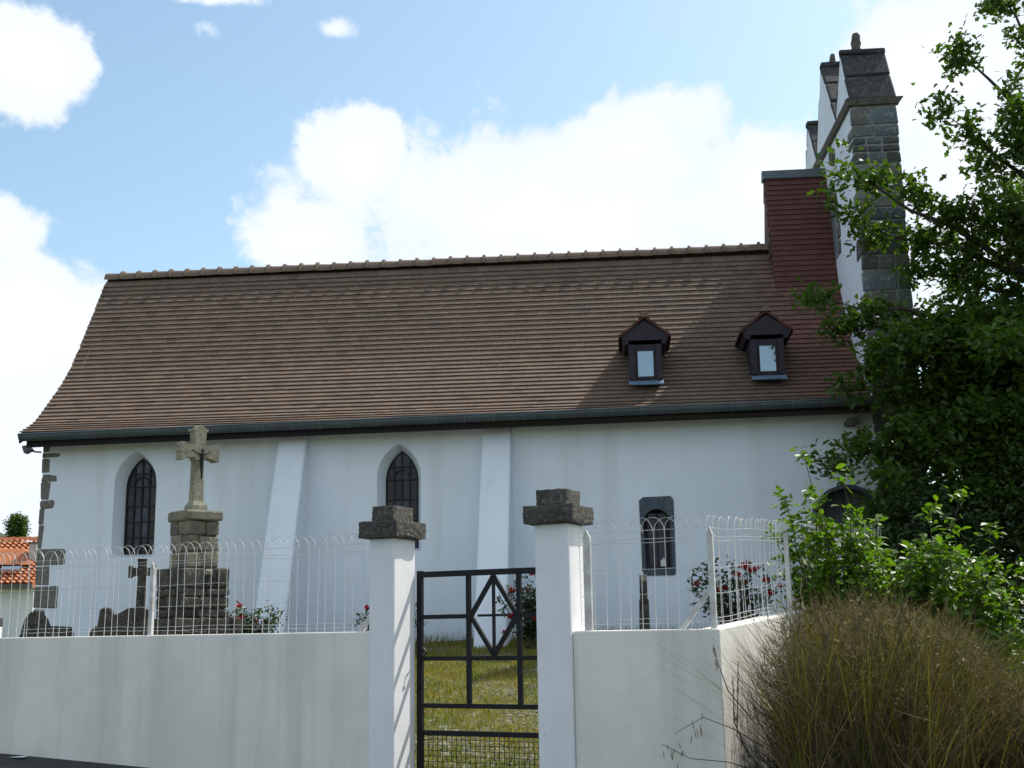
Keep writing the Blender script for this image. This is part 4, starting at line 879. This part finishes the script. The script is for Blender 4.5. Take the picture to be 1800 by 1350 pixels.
# roses
def petal_mesh(seed):
    r_ = random.Random(seed); q = MB()
    for ring_, (rad, h, n_) in enumerate(((.020, .055, 3), (.034, .045, 5), (.05, .030, 6))):
        for i in range(n_):
            a_ = 2 * math.pi * (i + ring_ * .4) / n_ + r_.uniform(-.1, .1); wv = 2.4 / n_
            pts = [(0, 0, 0)] + [(rad * f_ * math.cos(a_ + o), rad * f_ * math.sin(a_ + o), z_) for f_, o, z_ in ((.7, -wv, h * .5), (1.0, -wv * .7, h * .95), (1.12, 0, h * 1.05), (1.0, wv * .7, h * .95), (.7, wv, h * .5))]
            q.add(pts, [(0, 1, 2, 3), (0, 3, 4, 5)])
    return q.mesh('flower', True)
PET = [petal_mesh(i) for i in range(3)]; PET2 = [petal_mesh(i + 10) for i in range(2)]
def rose(x, y, hgt, wid, nst, flowers, label, seed, leafy=1.0):
    z0 = zt(x, y) + .03; b_ = empty('rose_bush', (x, y, z0), 0, label, 'rose bush', 'rose bushes by the church wall'); r_ = random.Random(seed); q = MB(); cs_ = []; ends = []
    for i in range(nst):
        t = Vector((r_.uniform(-1, 1) * wid, r_.uniform(-.7, .7) * wid, hgt * r_.uniform(.55, 1))); pts = grow(q, (r_.uniform(-.05, .05), r_.uniform(-.05, .05), -.03), t, .009, .003, .02, .14, 6, r_); ends.append(pts[-1])
        for k in range(2, 7):
            for _ in range(2): d = Vector((r_.gauss(0, 1), r_.gauss(0, 1), r_.gauss(0, .6))).normalized() * r_.uniform(.04, .14); cs_.append(tuple(pts[k] + d)); q.tube([pts[k], pts[k] + d], [.003, .002], 3)
    q.build('stems', 'bark', b_, smooth=True); leaf_obj('foliage', cs_, .04, max(1, int(9 * leafy)), .062, OVAL_LEAF, 'rose_leaf', b_, seed=seed, var=.5)
    for (fx, fz, s_, faded) in flowers:
        o = obj('flower', r_.choice(PET2 if faded else PET), 'rose_faded' if faded else 'rose_petal', b_, matrix=Matrix.Translation((fx, -wid * .35 + r_.uniform(-.05, .05), fz)) @ Matrix.Rotation(r_.uniform(.2, .8), 4, 'X') @ Matrix.Rotation(r_.uniform(-.4, .4), 4, 'Y') @ Matrix.Scale(s_, 4))
        q = MB(); q.tube([(0, 0, 0), (r_.uniform(-.04, .04) / s_, .1 / s_, -.22 / s_)], .004 / s_, 4); q.build('stalk', 'rose_leaf', o)
rose(-3.62, 17.0, .76, .34, 24, [(-.13, .80, 1.1, 0), (-.17, .60, 1.3, 0), (-.10, .63, 1.1, 0), (.10, .58, .8, 1), (.20, .6, .6, 1), (-.02, .5, .6, 1)], 'leafy red rose bush to the right of the calvary pedestal', 51)
rose(-1.75, 17.3, .72, .42, 16, [(-.30, .66, 1.0, 0), (.40, .70, .8, 1), (-.2, .5, .8, 0)], 'rose bush half hidden behind the left gate pillar', 52, .8)
rose(.18, 17.2, .98, .42, 16, [(.08, 1.02, 1.4, 0), (-.23, .78, 1.2, 0), (-.24, .44, 1.2, 0), (.10, .40, 1.2, 0), (-.33, .22, 1.1, 0), (.0, .80, .9, 1), (.3, .7, 1.2, 0)], 'tall red rose bush seen through the right side of the gate', 53, 1.2)
rose(3.0, 16.6, 1.02, .62, 24, [(-.60, .74, 1.1, 0), (-.35, .66, 1.1, 0), (-.24, .68, 1.2, 0), (-.40, .58, 1.0, 0), (-.08, .84, 1.5, 0), (.05, .96, 1.5, 0), (.10, .90, 1.3, 0), (.20, .92, 1.2, 0), (.02, .75, 1.1, 0), (.30, .78, 1.0, 0), (.36, .60, 1.2, 0), (.5, .7, 1.0, 0), (-.3, .1, 1.2, 0)], 'wide dark red rose bush behind the fence corner post', 54, .8)
# distant round tree beyond the house
bush('distant_tree', 'small rounded green tree on the skyline behind the orange roof', (-44.6, 110, 11.0), (.95, .95, 1.25), 260, 14, .2, OVAL_LEAF, 'oak_leaf', .14, 61, cat='tree', stems=3, base=(.9, .95, 1.0))
# dry weedy bush at the wall corner
def weeds(name, label, pts, hgt, seed, per, colr, wid, lean=.35, cat='bush'):
    rng = np.random.default_rng(seed); n = len(pts) * per; base = np.repeat(np.array(pts), per, axis=0)[:, :2] + rng.normal(size=(n, 2)) * .065
    H = np.repeat(np.array([p[2] for p in pts]), per) * hgt * rng.uniform(.45, 1.08, n); zg = np.array([zt(x, y) for x, y in base])
    d = rng.normal(size=(n, 2)) * lean; K = 5; side = rng.normal(size=(n, 2)); side /= np.linalg.norm(side, axis=1, keepdims=True)
    V = np.zeros((n, K * 2, 3)); wob = rng.normal(size=(n, K, 2)) * .018
    for k in range(K):
        t = k / (K - 1); c = base + d * (t ** 1.6)[None, None] * H[:, None] if False else base + d * (t ** 1.6) * H[:, None] + wob[:, k] * t
        z = zg + H * t * (1 - .12 * t * np.abs(d).sum(1)); wd = wid * (1 - .75 * t)
        V[:, 2 * k, :2] = c - side * wd; V[:, 2 * k + 1, :2] = c + side * wd; V[:, 2 * k, 2] = z; V[:, 2 * k + 1, 2] = z
    f = np.array([[2 * k, 2 * k + 1, 2 * k + 3, 2 * k + 2] for k in range(K - 1)])
    loops = (f.ravel()[None, :] + (np.arange(n) * K * 2)[:, None]).ravel(); tot = np.full(n * (K - 1), 4); st_ = np.arange(n * (K - 1)) * 4
    ci = rng.integers(0, len(colr), n); c = np.array(colr)[ci] * rng.uniform(.6, 1.4, (n, 1))
    return (V.reshape(-1, 3).astype(np.float32), loops.astype(np.int32), st_.astype(np.int32), tot.astype(np.int32), np.repeat(c, (K - 1) * 4, axis=0).astype(np.float32))
def origin_shift(part, o): V, l, s, t, c = part; return (V - np.array(o, dtype=np.float32)[None, :], l, s, t, c)
wr = random.Random(91)
def top_h(x, y):      # height of the weed's top above the eye line falls off to the right
    X = x * 9 / y; zt_ = np.interp(X, [1.55, 1.75, 2.05, 2.5, 3.0, 3.4, 3.8], [1.10, 1.24, 1.36, 1.36, 1.22, .98, .66]); return max(.25, zt_ - zt(x, y))
clump = []
while len(clump) < 185:
    x, y = wr.uniform(1.75, 3.75), wr.uniform(8.3, 10.5); u_, v_ = uv(x, y)
    if u_ < 3.12 + .25 * max(0, .9 - v_): continue
    if x * 9 / y > 3.2 and wr.random() < .4: continue
    clump.append((x, y, top_h(x, y) * wr.uniform(.84, 1.03)))
db = empty('dry_bush', (2.5, 9.0, zt(2.5, 9.0)), 0, 'dry brown weedy bush against the wall corner', 'bush'); o_ = (2.5, 9.0, zt(2.5, 9.0))
me = np_mesh('stems', [origin_shift(weeds('', '', clump, 1.0, 1, 58, [(.62, .56, .48), (.36, .32, .28), (1.15, 1.05, .85), (.2, .17, .15), (.5, .38, .3)], .0024, .40), o_)]); obj('stems', me, 'dry_stem', db)
me = np_mesh('green_blades', [origin_shift(weeds('', '', clump, 1.0, 2, 30, [(.42, .45, .3), (.7, .62, .42), (.28, .34, .2), (.9, .85, .6)], .0040, .24), o_)]); obj('green_blades', me, 'grass', db)
rng_ = np.random.default_rng(4); n_ = 9000
pp = np.array([clump[i] for i in rng_.integers(0, len(clump), n_)]); pos = np.stack([pp[:, 0] + rng_.normal(size=n_) * .12, pp[:, 1] + rng_.normal(size=n_) * .12, [zt(a, b) + h * f_ for (a, b, h), f_ in zip(pp, rng_.uniform(.5, 1.04, n_))]], axis=1)
me = np_mesh('seed_heads', [origin_shift(scatter([(0, 0, 0), (.15, .35, 0), (0, 1, .05), (-.15, .35, 0)], [(0, 1, 2, 3)], pos, rand_rot(n_, upbias=0, rng=rng_), np.where(rng_.random(n_) < .12, .05, .026) * rng_.uniform(.5, 1.4, n_), tints(n_, (.75, .72, .6), .5, .15, rng_)), o_)]); obj('seed_heads', me, 'dry_stem', db)
n_ = 20000; pp = np.array([clump[i] for i in rng_.integers(0, len(clump), n_)])
pos = np.stack([pp[:, 0] + rng_.normal(size=n_) * .10, pp[:, 1] + rng_.normal(size=n_) * .10, [zt(a, b) + h * f_ for (a, b, h), f_ in zip(pp, rng_.uniform(.1, .98, n_))]], axis=1)
dv = rng_.normal(size=(n_, 3)) * np.array([[.6, .6, .45]]) + np.array([[0, 0, .75]]); dv /= np.linalg.norm(dv, axis=1, keepdims=True)
sv = np.cross(dv, rng_.normal(size=(n_, 3))); sv /= np.linalg.norm(sv, axis=1, keepdims=True); rt_ = np.stack([sv, dv, np.cross(sv, dv)], axis=2)
me = np_mesh('twigs', [origin_shift(scatter([(-.011, 0, 0), (.011, 0, 0), (.05, .5, .05), (.034, .5, .05), (.0, 1, 0)], [(0, 1, 2, 3), (3, 2, 4)], pos, rt_, .24 * rng_.uniform(.4, 1.5, n_), tints(n_, (.50, .44, .37), .6, .15, rng_)), o_)]); obj('fine_twigs', me, 'dry_stem', db)
# twigs that reach across the wall face, with pods
q = MB(); pods = MB(); tr = random.Random(5)
def wpt(u, v, z): p = wp(u, v, z); return (p[0] - o_[0], p[1] - o_[1], p[2] - o_[2])
for pts in ([(3.05, .25, .42), (2.95, -.05, .55), (2.75, -.10, .63), (2.55, -.12, .52)], [(3.05, .2, .25), (2.9, -.08, .34), (2.65, -.12, .36), (2.45, -.12, .45)], [(3.02, .15, .6), (2.92, -.05, .8), (2.86, -.08, 1.0), (2.84, -.09, 1.1)], [(3.0, .1, .35), (2.95, -.05, .6), (2.97, -.1, .9)], [(3.1, .2, .2), (2.95, 0, .5), (3.0, -.06, 1.0)]):
    q.tube([wpt(*p) for p in pts], [.005, .004, .003, .002][:len(pts)], 4)
    for i in range(9):
        a, b = Vector(wpt(*pts[-1])), Vector(wpt(*pts[-2])); p = a.lerp(b, tr.random()) + Vector((0, 0, tr.uniform(-.07, .05))); d = Vector((tr.uniform(-.015, .015), tr.uniform(-.01, .01), -tr.uniform(.04, .07)))
        pods.tube([p, p + d * .5, p + d], [.0015, .005, .001], 4)
for i in range(230):       # tangled fine twigs on the bush's wall side
    v_ = tr.uniform(.1, 1.4); z = tr.uniform(.1, 1.15); a = Vector(wpt(3.12 + tr.uniform(0, .25), v_, max(.05, z - .3))); b = Vector(wpt(2.91 + tr.uniform(0, .18), v_ - tr.uniform(0, .25), z)); mid = a.lerp(b, .5) + Vector((tr.uniform(-.06, .06), tr.uniform(-.06, .06), tr.uniform(-.08, .03)))
    q.tube([a, mid, b], [.004, .003, .0015], 3); q.tube([mid, mid + Vector((tr.uniform(-.1, .05), tr.uniform(-.1, .1), tr.uniform(.05, .18)))], [.0025, .001], 3)
for i in range(46):
    cx_, cy_, ch__ = clump[tr.randrange(len(clump))]; z0_ = zt(cx_, cy_); b0 = Vector((cx_ - o_[0], cy_ - o_[1], z0_ - o_[2])); tp = b0 + Vector((tr.gauss(0, .22), tr.gauss(0, .18), ch__ * tr.uniform(.8, 1.12)))
    ps = grow(q, b0, tp, .006, .002, .02, .16, 6, tr)
    for k in range(2, 6):
        for _ in range(2):
            e_ = ps[k] + Vector((tr.gauss(0, .13), tr.gauss(0, .1), tr.uniform(.03, .2))); q.tube([ps[k], ps[k].lerp(e_, .5) + Vector((0, 0, .02)), e_], [.003, .002, .001], 3); q.tube([ps[k].lerp(e_, .6), ps[k].lerp(e_, .6) + Vector((tr.gauss(0, .06), tr.gauss(0, .05), tr.uniform(.02, .1)))], [.002, .001], 3)
q.build('twigs', 'bark', db); pods.build('pods', 'dry_stem', db)
# grass: churchyard seen through the gate, and the meadow on the right
def grass(name, n, area, h0, h1, wid, colr, mat, seed, keep=None, kind='stuff', lean=.4):
    rng = np.random.default_rng(seed); xs = rng.uniform(area[0], area[1], n); ys = rng.uniform(area[2], area[3], n)
    k = np.array([keep(x, y) for x, y in zip(xs, ys)]) if keep else np.ones(n, bool); xs, ys = xs[k], ys[k]; n = len(xs)
    zg = np.array([zt(x, y) for x, y in zip(xs, ys)]) + .025; H = rng.uniform(h0, h1, n); d = rng.normal(size=(n, 2)) * lean; sd2 = rng.normal(size=(n, 2)); sd2 /= np.linalg.norm(sd2, axis=1, keepdims=True)
    V = np.zeros((n, 5, 3)); b = np.stack([xs, ys], 1)
    V[:, 0, :2] = b - sd2 * wid; V[:, 1, :2] = b + sd2 * wid; V[:, 2, :2] = b + sd2 * wid * .7 + d * H[:, None] * .4; V[:, 3, :2] = b - sd2 * wid * .7 + d * H[:, None] * .4; V[:, 4, :2] = b + d * H[:, None]
    V[:, 0, 2] = zg; V[:, 1, 2] = zg; V[:, 2, 2] = zg + H * .55; V[:, 3, 2] = zg + H * .55; V[:, 4, 2] = zg + H * .92
    flat = np.array([0, 1, 2, 3, 3, 2, 4]); loops = (flat[None, :] + (np.arange(n) * 5)[:, None]).ravel(); tot = np.tile([4, 3], n); st_ = np.concatenate([[0], np.cumsum(tot)[:-1]])
    c = np.array(colr)[rng.integers(0, len(colr), n)] * rng.uniform(.7, 1.3, (n, 1))
    me = np_mesh(name, [(V.reshape(-1, 3).astype(np.float32), loops.astype(np.int32), st_.astype(np.int32), tot.astype(np.int32), np.repeat(c, 7, axis=0).astype(np.float32))])
    return obj(name, me, mat, None, kind=kind)
def patch(x, y, s=1.7, o=0): return .5 + .5 * math.sin(x * s * 1.9 + o + 1.3 * math.sin(y * s)) * math.cos(y * s * 1.35 + o * 2 + .8 * math.sin(x * s * 1.2))
g1 = grass('lawn_grass', 52000, (-2.6, 1.0, 9.8, 18.7), .03, .085, .0045, [(.9, 1, .9), (1.15, 1.05, .8), (1.5, 1.1, .9), (.7, .85, .7)], 'grass', 3, lambda x, y: uv(x, y)[1] > .3 and rnd.random() < .25 + 1.1 * patch(x, y))
g1['label'] = 'short patchy green and yellow grass in the churchyard'; g1['category'] = 'grass'
g2_ = grass('wall_foot_grass', 9000, (-6.5, 3.5, 16.2, 19.4), .08, .24, .005, [(.6, .8, .6), (.8, .9, .6)], 'grass', 4, lambda x, y: -.75 < (CM.inverted() @ Vector((x, y, 0))).y < -.02 and -7 < (CM.inverted() @ Vector((x, y, 0))).x < 4.5)
g2_['label'] = 'taller dark grass along the foot of the church wall'; g2_['category'] = 'grass'
g3_ = grass('meadow_grass', 42000, (2.6, 7.0, 8.0, 15.0), .05, .20, .0055, [(.8, 1.1, .6), (1.0, 1.2, .7), (.6, .95, .5)], 'grass', 6, lambda x, y: uv(x, y)[0] > 3.0)
g3_['label'] = 'lush green grass to the right of the dry bush'; g3_['category'] = 'grass'
rng_ = np.random.default_rng(12); P_ = []
while len(P_) < 2600:
    x, y = rng_.uniform(-2.5, .9), rng_.uniform(10, 18.4)
    if uv(x, y)[1] > .3 and rng_.random() > .22 + patch(x, y) * 1.2: P_.append((x, y, zt(x, y) + .034))
PEB = ([(.5, 0, 0), (.1, .45, .02), (-.5, .15, 0), (-.15, -.45, -.02), (.05, 0, .3), (0, 0, -.2)], [(0, 1, 4), (1, 2, 4), (2, 3, 4), (3, 0, 4)])
me = np_mesh('gravel', [scatter(PEB[0], PEB[1], np.array(P_), rand_rot(len(P_), upbias=3, rng=rng_), .034 * rng_.uniform(.4, 1.5, len(P_)), tints(len(P_), (1, 1, 1), .4, .06, rng_))])
gv = obj('gravel', me, 'pebble', None, label='loose pale gravel scattered over the churchyard grass', cat='gravel', kind='stuff')
# litter at the foot of the street wall
pt = wp(-3.62, -.10, 0); q = MB(); q.add([(-.10, -.03, .012), (.09, -.04, .02), (.10, .03, .03), (-.09, .035, .014)], [(0, 1, 2, 3)]); q.add([(-.10, -.03, .010), (.09, -.04, .018), (.10, .03, .028), (-.09, .035, .012)], [(3, 2, 1, 0)])
lt = q.build('paper_scrap', 'house_white', None, label='white scrap of paper on the asphalt below the wall', cat='litter'); lt.location = (pt[0], pt[1], zt(pt[0], pt[1]) + .03); lt.rotation_euler = (0, 0, RZ)
# house wall glimpsed at the far right
fw = empty('garden_wall', (13.0, 30.5, 0), R_(-6), 'white wall glimpsed at the right edge under the shrub', 'wall')
m = MB(); m.box(-1.2, 6, 0, .3, .8, 1.62); m.build('wall', 'house_white', fw); m = MB(); m.box(-1.24, 6.04, -.04, .34, 1.62, 1.68); m.build('coping', 'house_white', fw)
